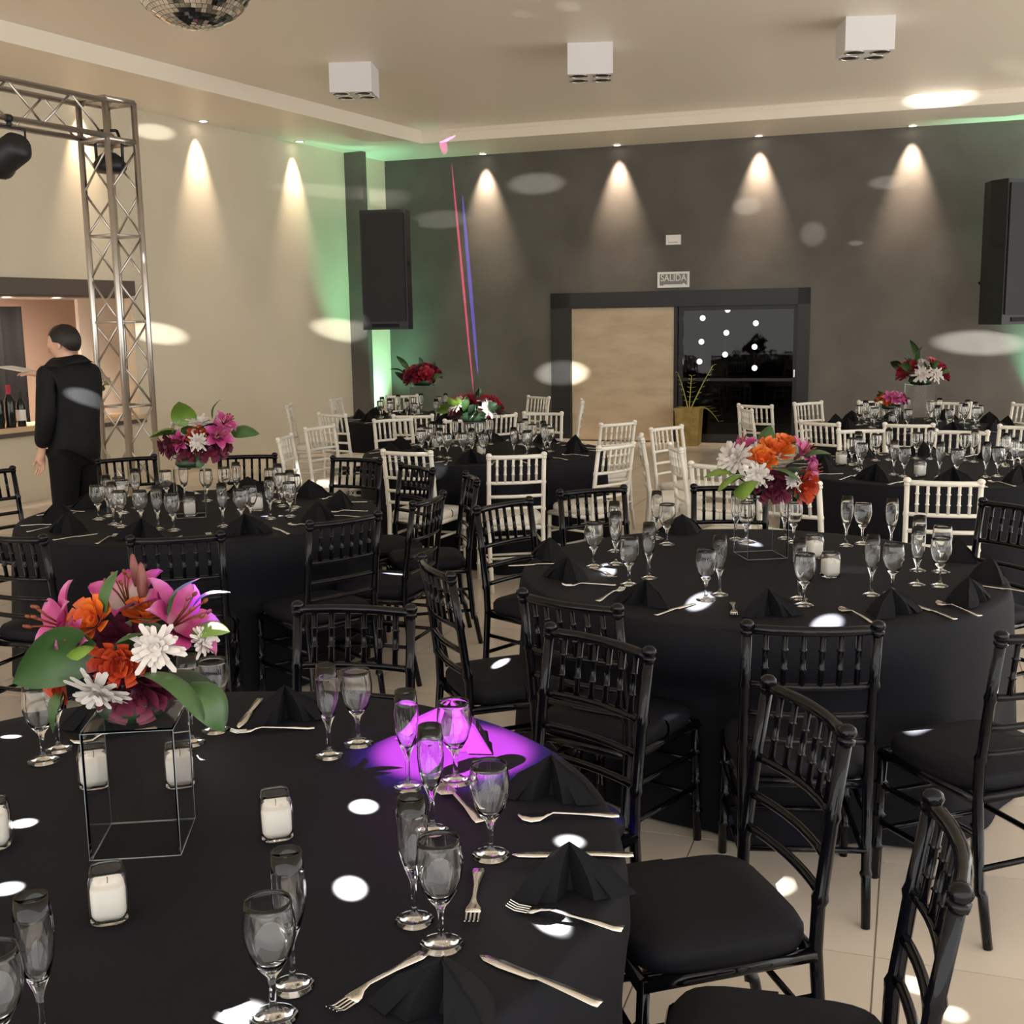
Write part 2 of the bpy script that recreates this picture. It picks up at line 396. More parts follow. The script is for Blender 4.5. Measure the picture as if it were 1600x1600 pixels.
bd.box((0, Hh / 2 - e / 2, .018), (W, e, .008)).box((0, -Hh / 2 + e / 2, .018), (W, e, .008)).box((W / 2 - e / 2, 0, .018), (e, Hh - 2 * e, .008)).box((-W / 2 + e / 2, 0, .018), (e, Hh - 2 * e, .008))
obj('border', (bd, M_signw), ex)
lt = text_mesh('SALIDA', .13); lt.materials.append(M_signw); obj('lettering', lt, ex, (0, .022, .018), None, (.85, 1, 1))
ar = MB(); ar.box((0, -.070, .018), (W * .6, .012, .006)); ar.add([(W * .3, -.045, .015), (W * .3 + .05, -.07, .015), (W * .3, -.095, .015), (W * .3, -.045, .021), (W * .3 + .05, -.07, .021), (W * .3, -.095, .021)], [(0, 1, 2), (5, 4, 3), (0, 3, 4, 1), (1, 4, 5, 2), (2, 5, 3, 0)], False)
obj('arrow', (ar, M_signw), ex)
s0, z0 = back_s(1053, 375)
tb = thing('wall_sensor', 'small white box on the grey wall above the exit sign', 'wall sensor', BW(s0, .001, z0), ang_b)
obj('case', (MB().box((0, -.03, 0), (.2, .06, .13)).box((0, -.032, 0), (.18, .06, .11)), M_label), tb)
obj('vent_line', (MB().box((0, -.063, -.035), (.13, .004, .008)), M_signf), tb)

# ------------------------------------------------------------------ loudspeakers
def speaker(cx, cy, wpx, hpx, Y, yaw, label, arm):
    c = at_depth(cx, cy, Y); sc_ = (c - CP).dot(FW) / FPX; W, Hh = wpx * sc_, hpx * sc_; D = .5
    t = thing('loudspeaker', label, 'loudspeaker', (c.x, c.y, c.z - Hh / 2), yaw)
    cab = MB()
    poly = [(-W / 2, -.0), (W / 2, -.0), (W / 2, D * .55), (W * .33, D), (-W * .33, D), (-W / 2, D * .55)]
    cab.prism(poly, 0, Hh); obj('cabinet', (cab, M_blackpl), t)
    g = obj('grille', (MB().box((0, -.012, Hh * .52), (W - .05, .022, Hh * .90)), M_grille), t)
    obj('lower_vent', (MB().box((0, -.006, Hh * .035), (W * .6, .012, Hh * .03)), M_dark), t)
    for s in (-1, 1): obj('handle', (MB().box((s * (W / 2 + .008), D * .28, Hh * .55), (.016, .12, .05)), M_grille), t)
    b = MB(); b.tube([(0, D - .02, Hh * .35), (0, D + .10, Hh * .33), (arm[0], D + arm[1], Hh * .30)], .025, 8); b.box((0, D, Hh * .35), (.2, .03, .25)); obj('wall_bracket', (b, M_blackpl), t)
    return t
speaker(600, 422, 73, 184, 15.75, math.radians(-8), 'tall black loudspeaker hung on the corner pilaster by the green uplight', (-.25, .3))
speaker(1606, 394, 92, 222, 14.2, math.radians(22), 'tall black loudspeaker hung on the grey wall above white chairs', (0, .25))
sp = left_s(545, 497)

# ------------------------------------------------------------------ truss gate with stage lamps
TY = 9.5
tc_ = at_depth(168, 200, TY); TT = at_depth(168, 160, TY).z; TA = math.atan2(LU.y, LU.x)
TX, TYY = tc_.x, tc_.y; SD = .29; h = SD / 2
yaw45 = math.radians(61)
tr = thing('lighting_truss', 'aluminium box truss tower with a cross arm standing before the bar hatch', 'truss', (TX, TYY, 0))
cs = [Vector((math.cos(yaw45 + PI / 4 + k * PI / 2) * h * 1.414, math.sin(yaw45 + PI / 4 + k * PI / 2) * h * 1.414, 0)) for k in range(4)]
for c in cs: obj('chord', (MB().tube([c + Vector((0, 0, .02)), c + Vector((0, 0, TT))], .024, 10), M_alu), tr)
brc = MB(); nb = 9
for k in range(4):
    a, b = cs[k], cs[(k + 1) % 4]
    for i in range(nb):
        za = .1 + i * (TT - .45) / nb; zb = .1 + (i + 1) * (TT - .45) / nb
        p, q = (a, b) if i % 2 == 0 else (b, a)
        mb = MB().tube([p + Vector((0, 0, za)), q + Vector((0, 0, zb))], .009, 6); obj('brace', (mb, M_alu), tr)
        if i % 2: obj('brace', (MB().tube([a + Vector((0, 0, za)), b + Vector((0, 0, za))], .009, 6), M_alu), tr)
obj('base_plate', (MB().box((0, 0, .01), (.6, .6, .02), Matrix.Rotation(yaw45, 4, 'Z')), M_alu), tr)
for z in (TT - .30, TT):
    for k in range(4): obj('corner_bar', (MB().tube([cs[k] + Vector((0, 0, z)), cs[(k + 1) % 4] + Vector((0, 0, z))], .024, 8), M_alu), tr)
obj('corner_plate', (MB().box((0, 0, TT - .005), (SD, SD, .01), Matrix.Rotation(yaw45, 4, 'Z')), M_alu), tr)
ad = -LU; an = Vector((-ad.y, ad.x, 0)); AL = 4.2
for sx in (-1, 1):
    for z in (TT - .02, TT - .28):
        obj('chord', (MB().tube([ad * .1 + an * (sx * h) + Vector((0, 0, z)), ad * AL + an * (sx * h) + Vector((0, 0, z))], .022, 8), M_alu), tr)
for i in range(14):
    a, b = .2 + i * .285, .2 + (i + 1) * .285; za, zb = (TT - .02, TT - .28) if i % 2 else (TT - .28, TT - .02)
    for sx in (-1, 1):
        obj('brace', (MB().tube([ad * a + an * (sx * h) + Vector((0, 0, za)), ad * b + an * (sx * h) + Vector((0, 0, zb))], .009, 6), M_alu), tr)
TB = Vector((TX, TYY, 0))
# stage lamp hung inside the tower top
hp = TB + Vector((0, 0, at_depth(176, 235, TY).z))
ml = thing('stage_lamp', 'round black stage lamp in a yoke hung inside the truss tower', 'stage lamp', hp - Vector((0, 0, .15)))
obj('head', (MB().lathe([(0, -.02), (.10, -.02), (.125, .01), (.125, .05), (.09, .10), (.05, .13), (0, .135)], 20), M_blackpl), ml)
yk = MB()
for s in (-1, 1): yk.tube([(s * .10, 0, .02), (s * .105, 0, .2), (s * .07, 0, .30)], .012, 6)
yk.tube([(-.07, 0, .30), (.07, 0, .30)], .012, 6); yk.tube([(0, 0, .3), (0, 0, TT - hp.z + .15 - .008)], .012, 6)
obj('yoke', (yk, M_blackpl), ml)
# par lamp under the cross arm
def px_x(p): d = p - CP; return 800 + FPX * d.dot(CR) / d.dot(FW)
sx_ = -1 if an.y > 0 else 1; ta = .3
while px_x(TB + ad * ta + an * (sx_ * h) + Vector((0, 0, TT - .49))) > 18: ta += .01
ppos = TB + ad * ta + an * (sx_ * h) + Vector((0, 0, TT - .28 - .21))
pc = thing('stage_lamp', 'black par can stage lamp clamped under the truss cross arm', 'stage lamp', ppos, math.atan2(ad.y, ad.x))
can = MB().lathe([(0, -.13), (.07, -.13), (.11, -.08), (.115, .10), (.13, .13), (.13, .16), (.11, .16), (.10, .11), (0, .10)], 18, Matrix.Translation((0, 0, -.02)) @ Matrix.Rotation(math.radians(112), 4, 'X'))
obj('can', (can, M_blackpl), pc)
obj('yoke', (MB().tube([(-.135, 0, -.02), (-.135, 0, .15), (.135, 0, .15), (.135, 0, -.02)], .010, 6), M_blackpl), pc)
obj('clamp', (MB().tube([(0, 0, .15), (0, 0, .192)], .016, 8).tube([(-.02, 0, .21), (.02, 0, .21)], .027, 10), M_blackpl), pc)

# ------------------------------------------------------------------ mirror ball and its beams
BC = CP + ray(299, -66) * (.25 * FPX / 106 ); BR = .25
mbt = thing('mirror_ball', 'silver mirror ball covered in small square tiles hanging from the ceiling', 'mirror ball', BC)
obj('core', (MB().sphere((0, 0, 0), BR * .975, 32, 20), mat('ball_core', (.05, .05, .05), .6)), mbt)
tiles = MB(); rows = 40; rng = random.Random(3)
for i in range(1, rows):
    th = PI * i / rows; n = max(3, int(2 * rows * math.sin(th)))
    for k in range(n):
        ph = 2 * PI * k / n
        d = Vector((math.sin(th) * math.cos(ph), math.sin(th) * math.sin(ph), math.cos(th)))
        nn = (d + Vector((rng.gauss(0, .03), rng.gauss(0, .03), rng.gauss(0, .03)))).normalized()
        u = Vector((-math.sin(ph), math.cos(ph), 0)); v = nn.cross(u).normalized(); u = v.cross(nn)
        a = PI * BR / rows * .46; p = d * BR
        tiles.add([p + u * a + v * a, p - u * a + v * a, p - u * a - v * a, p + u * a - v * a], [(0, 1, 2, 3)], False)
to = obj('mirror_tiles', (tiles, M_mirror), mbt); to['kind'] = 'stuff'
obj('hanger', (MB().lathe([(0, BR * .98), (.03, BR * .98), (.03, BR + .03), (.006, BR + .035), (.006, ZC - BC.z - .12), (.05, ZC - BC.z - .12), (.05, ZC - BC.z), (0, ZC - BC.z)], 14), M_steel), mbt)

def hit(px, py, where):
    if isinstance(where, tuple): return at_depth(px, py, where[0])
    if where == 'B': return on_plane(px, py, BP, BN)
    if where == 'L': return on_plane(px, py, LP, LN)
    if where == 'C': return at(px, py, ZC)
    if where == 'P': return at_depth(px, py, 8.0)
    return at(px, py, where)
def beam(px, py, where, wpx, hpx, e, col=(1, 1, .93), spin=0., src=None, blend=.75, sub=0):
    p = hit(px, py, where)
    if where == .77 and px > 900: wpx *= 1.5; hpx *= 1.7
    d = p - BC; L = d.length
    depth = (p - CP).dot(FW) / FPX
    wa, ha = wpx * depth / L / 2, hpx * depth / L / 2
    lamp('mirror_ball_beam', 'SPOT', BC + d.normalized() * (BR + .03), e * L * L, col, p, spot_size=2 * math.atan(wa), spot_blend=blend, shadow_soft_size=.004, scale=(1, ha / wa, 1), spin=spin)
K = 12
for px, py, wh, a, b, e in (
    (247, 521, 'L', 110, 40, 6), (240, 206, 'L', 80, 30, 4), (525, 300, 'L', 230, 26, 1.0), (535, 516, 'L', 110, 42, 6),
    (690, 343, 'B', 110, 34, 2.2), (838, 287, 'B', 110, 40, 3.5), (878, 583, 'B', 100, 46, 9), (1167, 322, 'B', 55, 34, 3.5),
    (1388, 285, 'B', 70, 26, 2.5), (1270, 366, 'B', 48, 46, 2), (1337, 380, 'B', 28, 10, 2), (1530, 536, 'B', 160, 46, 9), (600, 310, 'B', 110, 34, 1.4),
    (1490, 158, 'C', 130, 36, 4), (1590, 108, 'C', 60, 30, 2.2), (888, 10, 'C', 50, 16, 1.8), (815, 22, 'C', 40, 12, 1.2),
    (38, 1281, .77, 48, 28, 42), (38, 1221, .77, 46, 22, 42), (12, 1382, .77, 60, 34, 42), (18, 1147, .77, 38, 14, 40), (320, 1178, .77, 42, 22, 42),
    (567, 1255, .77, 52, 46, 42), (546, 1381, .77, 60, 62, 36), (378, 1582, .77, 100, 70, 22), (873, 1275, .80, 56, 40, 20), (836, 1383, .80, 46, 70, 22), (862, 1436, .77, 56, 44, 22),
    (1092, 937, .77, 110, 22, 40), (948, 888, .77, 80, 16, 40), (1290, 972, .77, 110, 24, 40), (1170, 846, .77, 60, 14, 40), (1570, 866, .77, 70, 26, 34),
    (425, 805, .77, 44, 14, 40), (220, 823, .77, 60, 12, 30), (135, 626, 'P', 90, 32, 8),
    (1221, 1385, 0, 90, 46, 8), (1432, 1540, 0, 60, 80, 9), (1490, 1585, 0, 60, 40, 8), (620, 902, .47, 60, 12, 40), (786, 1044, .47, 80, 22, 40), (738, 850, .0, 60, 60, 6), (742, 634, (8.66,), 90, 40, 14), (1146, 716, (4.45,), 64, 50, 6), (128, 976, (2.0,), 28, 44, 6), (118, 1018, (2.0,), 34, 26, 4), (480, 700, (8.6,), 70, 50, 7), (800, 845, (6.2,), 60, 50, 7)):
    beam(px, py, wh, a, b, e * K * (1 if wh in ('L', 'B', 'C') or wh == 0 or isinstance(wh, tuple) else 8))

# colour beam on the napkin and laser lines on the far wall
tg = at(700, 1168, .78)
ms = Vector((-2.2, .2, 4.1))
lamp('magenta_beam', 'SPOT', ms, 75000, (1, .10, .78), tg, spot_size=math.radians(5.2), spot_blend=.55, shadow_soft_size=.01, scale=(1, .70, 1))
lamp('violet_beam', 'SPOT', ms, 24000, (.16, .03, 1), tg, spot_size=math.radians(6.6), spot_blend=.9, shadow_soft_size=.02, scale=(1, .74, 1))
def laser(x0, y0, x1, y1, wpx, e, col, pl='B'):
    a, b = hit(x0, y0, pl), hit(x1, y1, pl); p = (a + b) / 2; s = hp + Vector((0, 0, -.13)); s = s + (p - s).normalized() * .21      # leaves the lamp hung in the tower
    d = p - s; L = d.length; up = (a - b); hl = up.length / 2; depth = (p - CP).dot(FW) / FPX
    q = d.normalized().to_track_quat('-Z', 'Y'); yv = q @ Vector((0, 1, 0)); xv = q @ Vector((1, 0, 0))
    uu = up - d.normalized() * up.dot(d.normalized()); spin = math.atan2(-uu.dot(xv), uu.dot(yv)) + PI / 2
    lamp('laser_line', 'SPOT', s, e * L * L, col, p, spot_size=2 * math.atan(uu.length / 2 / L), spot_blend=.1, shadow_soft_size=0, scale=(1, max(.006, wpx * depth / uu.length), 1), spin=spin)
laser(705, 248, 740, 615, 4, 160, (1, .08, .25))
laser(722, 300, 747, 588, 6, 130, (.18, .12, 1))
laser(691, 212, 694, 240, 5, 260, (1, .08, .6), ZS)

# ------------------------------------------------------------------ bar hatch contents
struct('trim_5', slab(LW, HS0, HS1 + .02, -.35, .10, HZ0 - .05, HZ0), M_counter)
fb = left_s(60, 678)[1]
struct('trim_6', slab(LW, HS0, HS1 + .02, .0, .085, fb, HZ0 - .05), M_brown)
def deep_s(px, n): return (on_plane(px, 540, LP + LN * n, LN) - CORNER).dot(LU)
wp0, wp1 = deep_s(126, -1.25), min(deep_s(205, -1.25), HS1 + 1.5)
pn = tag(obj('white_panel', (slab(LW, wp0, wp1, -1.25, -1.3, HZ0 - .3, HZ1), mat('white_panel', (.88, .85, .80), .5))), 'bright white wall panel inside the bar hatch', 'panel')
ck = MB(); c0, c1 = deep_s(-80, -.9), deep_s(38, -.9)
ck.grid(lambda u, v: LW(c0 + (c1 - c0) * u, -.9 + .05 * math.sin(u * 22) , HZ0 - .4 + (HZ1 - HZ0 + .3) * v), 40, 2)
ck.grid(lambda u, v: LW(c0 + (c1 - c0) * u, -.93 + .05 * math.sin(u * 22), HZ0 - .4 + (HZ1 - HZ0 + .3) * (1 - v)), 40, 2)
tag(obj('curtain', (ck, mat('black_curtain', (.004, .004, .005), .9, spec=.08))), 'black cloth curtain hanging inside the bar hatch', 'curtain')
for px in (-90, 10, 88):
    p = on_plane(px, 459, LP - LN * .12, LN); p.z = HZ1 - .02
    downlight(p, 'small round lit downlight under the brown lintel of the bar hatch', 'downlights in the bar hatch', p - Vector((0, 0, 1)) - LN * .9, 420, 120)
def bottle(px, hgt, cap, lab, label):
    s = left_s(px, 640)[0]; p = LW(s, .02, HZ0)
    t = thing('wine_bottle', label, 'bottle', p)
    k = hgt / .30
    obj('body', (MB().lathe([(0, 0), (.036 * k, 0), (.038 * k, .006 * k), (.038 * k, .18 * k), (.030 * k, .205 * k), (.015 * k, .235 * k), (.0135 * k, .295 * k), (0, .295 * k)], 18), M_bottle), t)
    obj('capsule', (MB().lathe([(.0155 * k, .235 * k), (.0145 * k, .30 * k), (0, .301 * k)], 14), cap), t)
    if lab: obj('label', (MB().lathe([(.0385 * k, .05 * k), (.0385 * k, .14 * k)], 18), M_label), t)
bottle(-5, .40, M_blackpl, False, 'dark bottle with black capsule on the bar counter')
bottle(13, .42, M_redcap, False, 'dark wine bottle with red capsule on the bar counter')
bottle(30, .36, M_blackpl, True, 'wine bottle with pale paper label on the bar counter')

# ------------------------------------------------------------------ chiavari chairs
def rail(z, y, hw, r, bow=.028, n=8, segs=8, nodes=True):
    pts = []; rr = []
    for i in range(segs + 1):
        u = -1 + 2 * i / segs; pts.append((u * hw, y - bow * (1 - u * u), z)); rr.append(r)
    return MB().tube(pts, rr, n)
def ringed(p, q, r, k=3, n=8):                   # turned "bamboo" rod with swollen rings
    p, q = Vector(p), Vector(q); pts = []; rr = []
    st = sorted(set([0, 1] + [x for i in range(1, k + 1) for x in (i / (k + 1) - .02, i / (k + 1), i / (k + 1) + .02)]))
    for t in st:
        pts.append(p.lerp(q, t)); rr.append(r * (1.5 if any(abs(t - i / (k + 1)) < 1e-6 for i in range(1, k + 1)) else 1))
    return pts, rr
def chair_parts(m, mc, black):
    P = []; HW = .178; N = 8 if black else 6
    # cushion
    def cush(u, v):
        a = 2 * PI * u; c, s = math.cos(a), math.sin(a); e = .42
        x = math.copysign(abs(c) ** e, c); y = math.copysign(abs(s) ** e, s)
        lev = [(.0, .425), (.97, .425), (1.0, .44), (1.0, .462), (.95, .478), (.6, .488), (0, .490)]
        k, z = lev[round(v * 6)]
        return (x * .205 * k * (1 - .04 * (y < 0)), y * .20 * k, z)
    P.append(('seat_cushion', MB().grid(cush, 28, 6), mc))
    fr = MB(); c = [(-.195, .195), (.195, .195), (.18, -.195), (-.18, -.195)]
    for i in range(4): fr.tube([(*c[i], .412), (*c[(i + 1) % 4], .412)], .016, N)
    P.append(('seat_frame', fr, m))
    for s in (-1, 1):
        pts, rr = ringed((s * .19, .19, .425), (s * .195, .205, 0), .0145, 3)
        P.append(('leg', MB().tube(pts, rr, N), m))
        pts = [(s * .172, -.262, 0), (s * .174, -.235, .14), (s * .175, -.225, .15), (s * .176, -.222, .16), (s * .177, -.200, .42), (s * HW, -.203, .52), (s * HW, -.206, .535), (s * HW, -.209, .55), (s * HW, -.228, .70), (s * HW, -.230, .715), (s * HW, -.232, .73), (s * HW, -.255, .875)]
        rr = [.0135, .0145, .019, .0145, .0155, .0155, .0195, .0155, .0150, .019, .015, .0145]
        mb = MB().tube(pts, rr, N); mb.sphere((s * HW, -.258, .895), (.021, .021, .017), N + 2, 6)
        mb.tube([(s * HW, -.255, .870), (s * HW, -.257, .882)], .019, N)
        P.append(('back_post', mb, m))
    P.append(('top_rail', rail(.883, -.253, HW, .0145, .03), m))
    P.append(('back_rail', rail(.715, -.230, HW, .011, .026), m))
    P.append(('back_rail', rail(.625, -.218, HW, .011, .022), m))
    P.append(('back_rail', rail(.545, -.208, HW, .011, .018), m))
    for i in range(6):
        u = -1 + 2 * (i + 1) / 7; b = .029 * (1 - u * u)
        pts, rr = ringed((u * HW, -.253 - b, .883), (u * HW, -.230 - b * .9, .715), .0085 if black else .009, 2)
        P.append(('spindle', MB().tube(pts, rr, 6), m))
    for z in (.16, .28):
        P.append(('stretcher', MB().tube([(-.192, .198, z), (.192, .198, z)], .009, 6), m))
        for s in (-1, 1): P.append(('stretcher', MB().tube([(s * .192, .197, z + .03), (s * .176, -.217, z + .03)], .009, 6), m))
    P.append(('stretcher', MB().tube([(-.175, -.225, .22), (.175, -.225, .22)], .009, 6), m))
    return [(n, mb.mesh(n, mm)) for n, mb, mm in P]
CH = {'k': chair_parts(M_blk, M_cush, True), 'w': chair_parts(M_wht, M_wcush, False)}
CHAIRS = []
def chair_at(x, y, yaw, col, label, group, tbl=None):
    t = thing('chiavari_chair', label, 'chair', (x, y, 0), yaw, group)
    for n, me in CH[col]: obj(n, me, t)
    f = Vector((-math.sin(yaw), math.cos(yaw), 0))
    CHAIRS.append((Vector((x, y, 0)), f))
def yaw_to(p, q): d = q - p; return math.atan2(-d.x, d.y)

TD = {  # table: centre, short description of it used in labels
 'A': ((-.72, 2.12), 'the magenta lit table'),
 'B': ((.95, 4.45), 'the table with lime leaved bouquet'),
 'C': ((-1.63, 6.05), 'the table beside the man in black'),
 'D': ((-.20, 8.80), 'the table with low red yellow bouquet'),
 'E': ((-.85, 12.1), 'the table below the corner loudspeaker'),
 'F': ((2.70, 7.40), 'the table without a bouquet'),
 'G': ((3.62, 10.3), 'the table with two red bouquets')}
TC = {k: Vector((*v[0], 0)) for k, v in TD.items()}
TR = .92; TZ = .765
def chair_px(tb, px, py, col, yaw=None, dist=None, lab=None):
    p = at(px, py, .89); p.z = 0; c = TC[tb]
    y = yaw_to(p, c) if yaw is None else math.radians(yaw)
    if dist: p = c + (p - c).normalized() * dist
    f = Vector((-math.sin(y), math.cos(y), 0)); o = p + f * .253
    nm = 'black' if col == 'k' else 'white'; pad = 'black cushion' if col == 'k' else 'white seat'
    if lab: return chair_at(o.x, o.y, y, col, lab, None)
    chair_at(o.x, o.y, y, col, f'{nm} lacquered chiavari chair with {pad} at {TD[tb][1]}', f'{nm} chairs at {TD[tb][1]}')
for px, py, lb in ((932, 1002, 'black chiavari chair of the magenta lit table, back to back with another chair'), (1255, 1105, 'black chiavari chair whose whole broad cushion shows beside the magenta lit table'), (1472, 1318, 'black chiavari chair with its curved back over the open floor, by the magenta lit table'), (552, 952, 'black chiavari chair facing the large bouquet side of the magenta lit table')):
    chair_px('A', px, py, 'k', lab=lb)
chair_px('B', 890, 940, 'k', lab='black chiavari chair at the lime leaved bouquet table, back to back with another chair')
chair_px('B', 683, 886, 'k', lab='black chiavari chair with two pale light stripes across its cushion')
for px, py, yw in ((1269, 979, None), (1645, 985, None), (788, 789, None), (926, 767, None), (1140, 762, None), (1585, 792, None)): chair_px('B', px, py, 'k', yw)
for px, py, yw in ((538, 812, None), (275, 840, None), (14, 839, None), (198, 717, None), (386, 713, None), (556, 718, None), (-20, 738, None), (668, 780, None), (735, 747, None), (650, 731, None)): chair_px('C', px, py, 'k', yw)
for px, py, yw in ((636, 707, None), (807, 712, None), (962, 697, None), (1004, 684, -95), (614, 656, None), (727, 657, None), (848, 646, None), (446, 684, -95), (500, 668, None)): chair_px('D', px, py, 'w', yw)
for px, py, yw in ((841, 621, None), (628, 619, None), (908, 627, 88), (452, 634, -86), (778, 649, None), (645, 650, None), (519, 648, None), (525, 624, -100), (965, 662, None)): chair_px('E', px, py, 'w', yw)
for px, py, yw in ((1475, 753, None), (1347, 673, None), (1502, 675, None), (1600, 668, None), (1042, 669, None), (1056, 699, -86), (1122, 728, -40), (1231, 753, None)): chair_px('F', px, py, 'w', yw)
for px, py, yw in ((1281, 661, None), (1420, 664, None), (1263, 630, None), (1370, 628, None), (1486, 630, None), (1606, 633, None), (1167, 640, -86), (1180, 634, -40)): chair_px('G', px, py, 'w', yw)
# two more black chairs that reach into the frame
q = at(1602, 1305, .89); chair_at(q.x + .40, q.y + .05, math.radians(-60), 'k', 'black lacquered chiavari chair standing alone on the open floor', None)
chair_at(-2.30, 4.02, math.radians(-135), 'k', 'black lacquered chiavari chair behind the large bouquet, turned towards it', None)

# ------------------------------------------------------------------ tables and cloths
leg_m = MB().tube([(0, 0, 0), (0, 0, .72)], .018, 8).mesh('leg', M_steel)
top_m = MB().lathe([(0, .725), (TR - .012, .725), (TR - .012, .755), (0, .755)], 48).mesh('tabletop', M_brown)
def cloth_mesh(c, seed):
    rg = random.Random(seed); ph = [rg.uniform(0, 6.28) for _ in range(4)]
    N = 144; rows = [(0, TZ), (.3, TZ), (.6, TZ), (.85, TZ), (TR - .018, TZ), (TR - .006, TZ - .004), (TR, TZ - .016)]
    hang = [TZ - .06, .62, .52, .45, .36, .24, .12, .012]
    mb = MB(); vs = []; near = []
    for (cp, f) in CHAIRS:
        d = cp - c
        if d.length < 1.7: near.append((math.atan2(d.y, d.x), cp, f))
    def fold(a): return .55 * math.sin(11 * a + ph[0]) + .35 * math.sin(17 * a + ph[1]) + .3 * math.sin(7 * a + ph[2])
    for (r, z) in rows: vs += [(r * math.cos(2 * PI * k / N), r * math.sin(2 * PI * k / N), z) for k in range(N)]
    for z in hang:
        t = (TZ - z) / TZ
        for k in range(N):
            a = 2 * PI * k / N; r = TR + .006 + .035 * t + .030 * t * fold(a)
            lim = r
            if z < .56:
                for ca, cp, f in near:
                    da = (a - ca + PI) % (2 * PI) - PI
                    fr = (cp - c).length - .225
                    if fr < r + .02 and abs(da) < .55:
                        wgt = 1 if abs(da) < .30 else (.55 - abs(da)) / .25
                        lim = min(lim, r + (min(r, fr - .01) - r) * wgt)
            vs.append((lim * math.cos(a), lim * math.sin(a), z))
    R = len(rows) + len(hang)
    fs = [(i * N + k, (i + 1) * N + k, (i + 1) * N + (k + 1) % N, i * N + (k + 1) % N) for i in range(1, R - 1) for k in range(N)]
    fs += [(N + k, N + (k + 1) % N, 0) for k in range(N)]
    mb.add(vs, fs); return mb
for k, (c, ds) in TD.items():
    c3 = TC[k]
    t = thing('round_table', f'round banquet table under the black cloth, {ds}', 'table', c3)
    obj('tabletop', top_m, t)
    for i in range(4): obj('leg', leg_m, t, (.5 * math.cos(i * PI / 2 + .6), .5 * math.sin(i * PI / 2 + .6), 0))
    cl = obj('tablecloth', (cloth_mesh(c3, ord(k)), M_cloth), None, c3); tag(cl, f'black floor length tablecloth draped over {ds}', 'tablecloth')

# ------------------------------------------------------------------ tableware
gob = MB().lathe([(0, .0), (.034, .0), (.035, .0025), (.020, .006), (.008, .012), (.0052, .024), (.0050, .055), (.0075, .066), (.017, .078), (.029, .098), (.0365, .124), (.0375, .142), (.0345, .170), (.0325, .180), (.0312, .180), (.0330, .170), (.0358, .142), (.0348, .124), (.0272, .099), (.0150, .081), (.0, .075)], 24).mesh('water_goblet', M_glass)
flu = MB().lathe([(0, .0), (.031, .0), (.032, .0025), (.018, .006), (.007, .012), (.0048, .024), (.0048, .065), (.0080, .078), (.016, .098), (.0235, .125), (.0262, .155), (.0255, .185), (.0225, .215), (.0212, .215), (.0240, .185), (.0247, .155), (.0220, .126), (.0145, .100), (.0, .084)], 24).mesh('champagne_flute', M_glass)
def napkin_mesh():
    mb = MB(); A = Vector((0, 0, .100))
    ridges = [Vector((-.118, -.045, 0)), Vector((-.035, -.058, 0)), Vector((-.006, -.010, 0)), Vector((.006, -.010, 0)), Vector((.040, -.060, 0)), Vector((.120, -.040, 0)), Vector((.055, .070, 0)), Vector((0, .085, 0)), Vector((-.060, .068, 0))]
    n = len(ridges); rows = 7; vs = [A]
    for i in range(1, rows + 1):
        t = i / rows
        for j, b in enumerate(ridges):
            p = A.lerp(b, t); bul = .012 * math.sin(PI * t) * (1 if j not in (2, 3) else -.5)
            o = Vector((b.x, b.y, 0)).normalized() * bul; p += o; vs.append(p)
    fs = [(0, 1 + j, 1 + (j + 1) % n) for j in range(n)]
    for i in range(rows - 1):
        for j in range(n): a = 1 + i * n; fs.append((a + j, a + n + j, a + n + (j + 1) % n, a + (j + 1) % n))
    mb.add(vs, fs, False)
    # loose second layer of cloth along the front folds
    for s in (-1, 1):
        q = [A + Vector((0, -.006, -.004)), Vector((s * .075, -.066, .003)), Vector((s * .128, -.048, .003)), A.lerp(Vector((s * .128, -.048, .003)), .5) + Vector((s * .012, -.004, .006))]
        mb.add(q + [v + Vector((0, .003, -.003 if v.z > .02 else 0)) for v in q], [(0, 1, 2, 3), (7, 6, 5, 4), (0, 4, 5, 1), (1, 5, 6, 2), (2, 6, 7, 3), (3, 7, 4, 0)], False)
    return mb.mesh('napkin', M_napk)
nap_m = napkin_mesh()
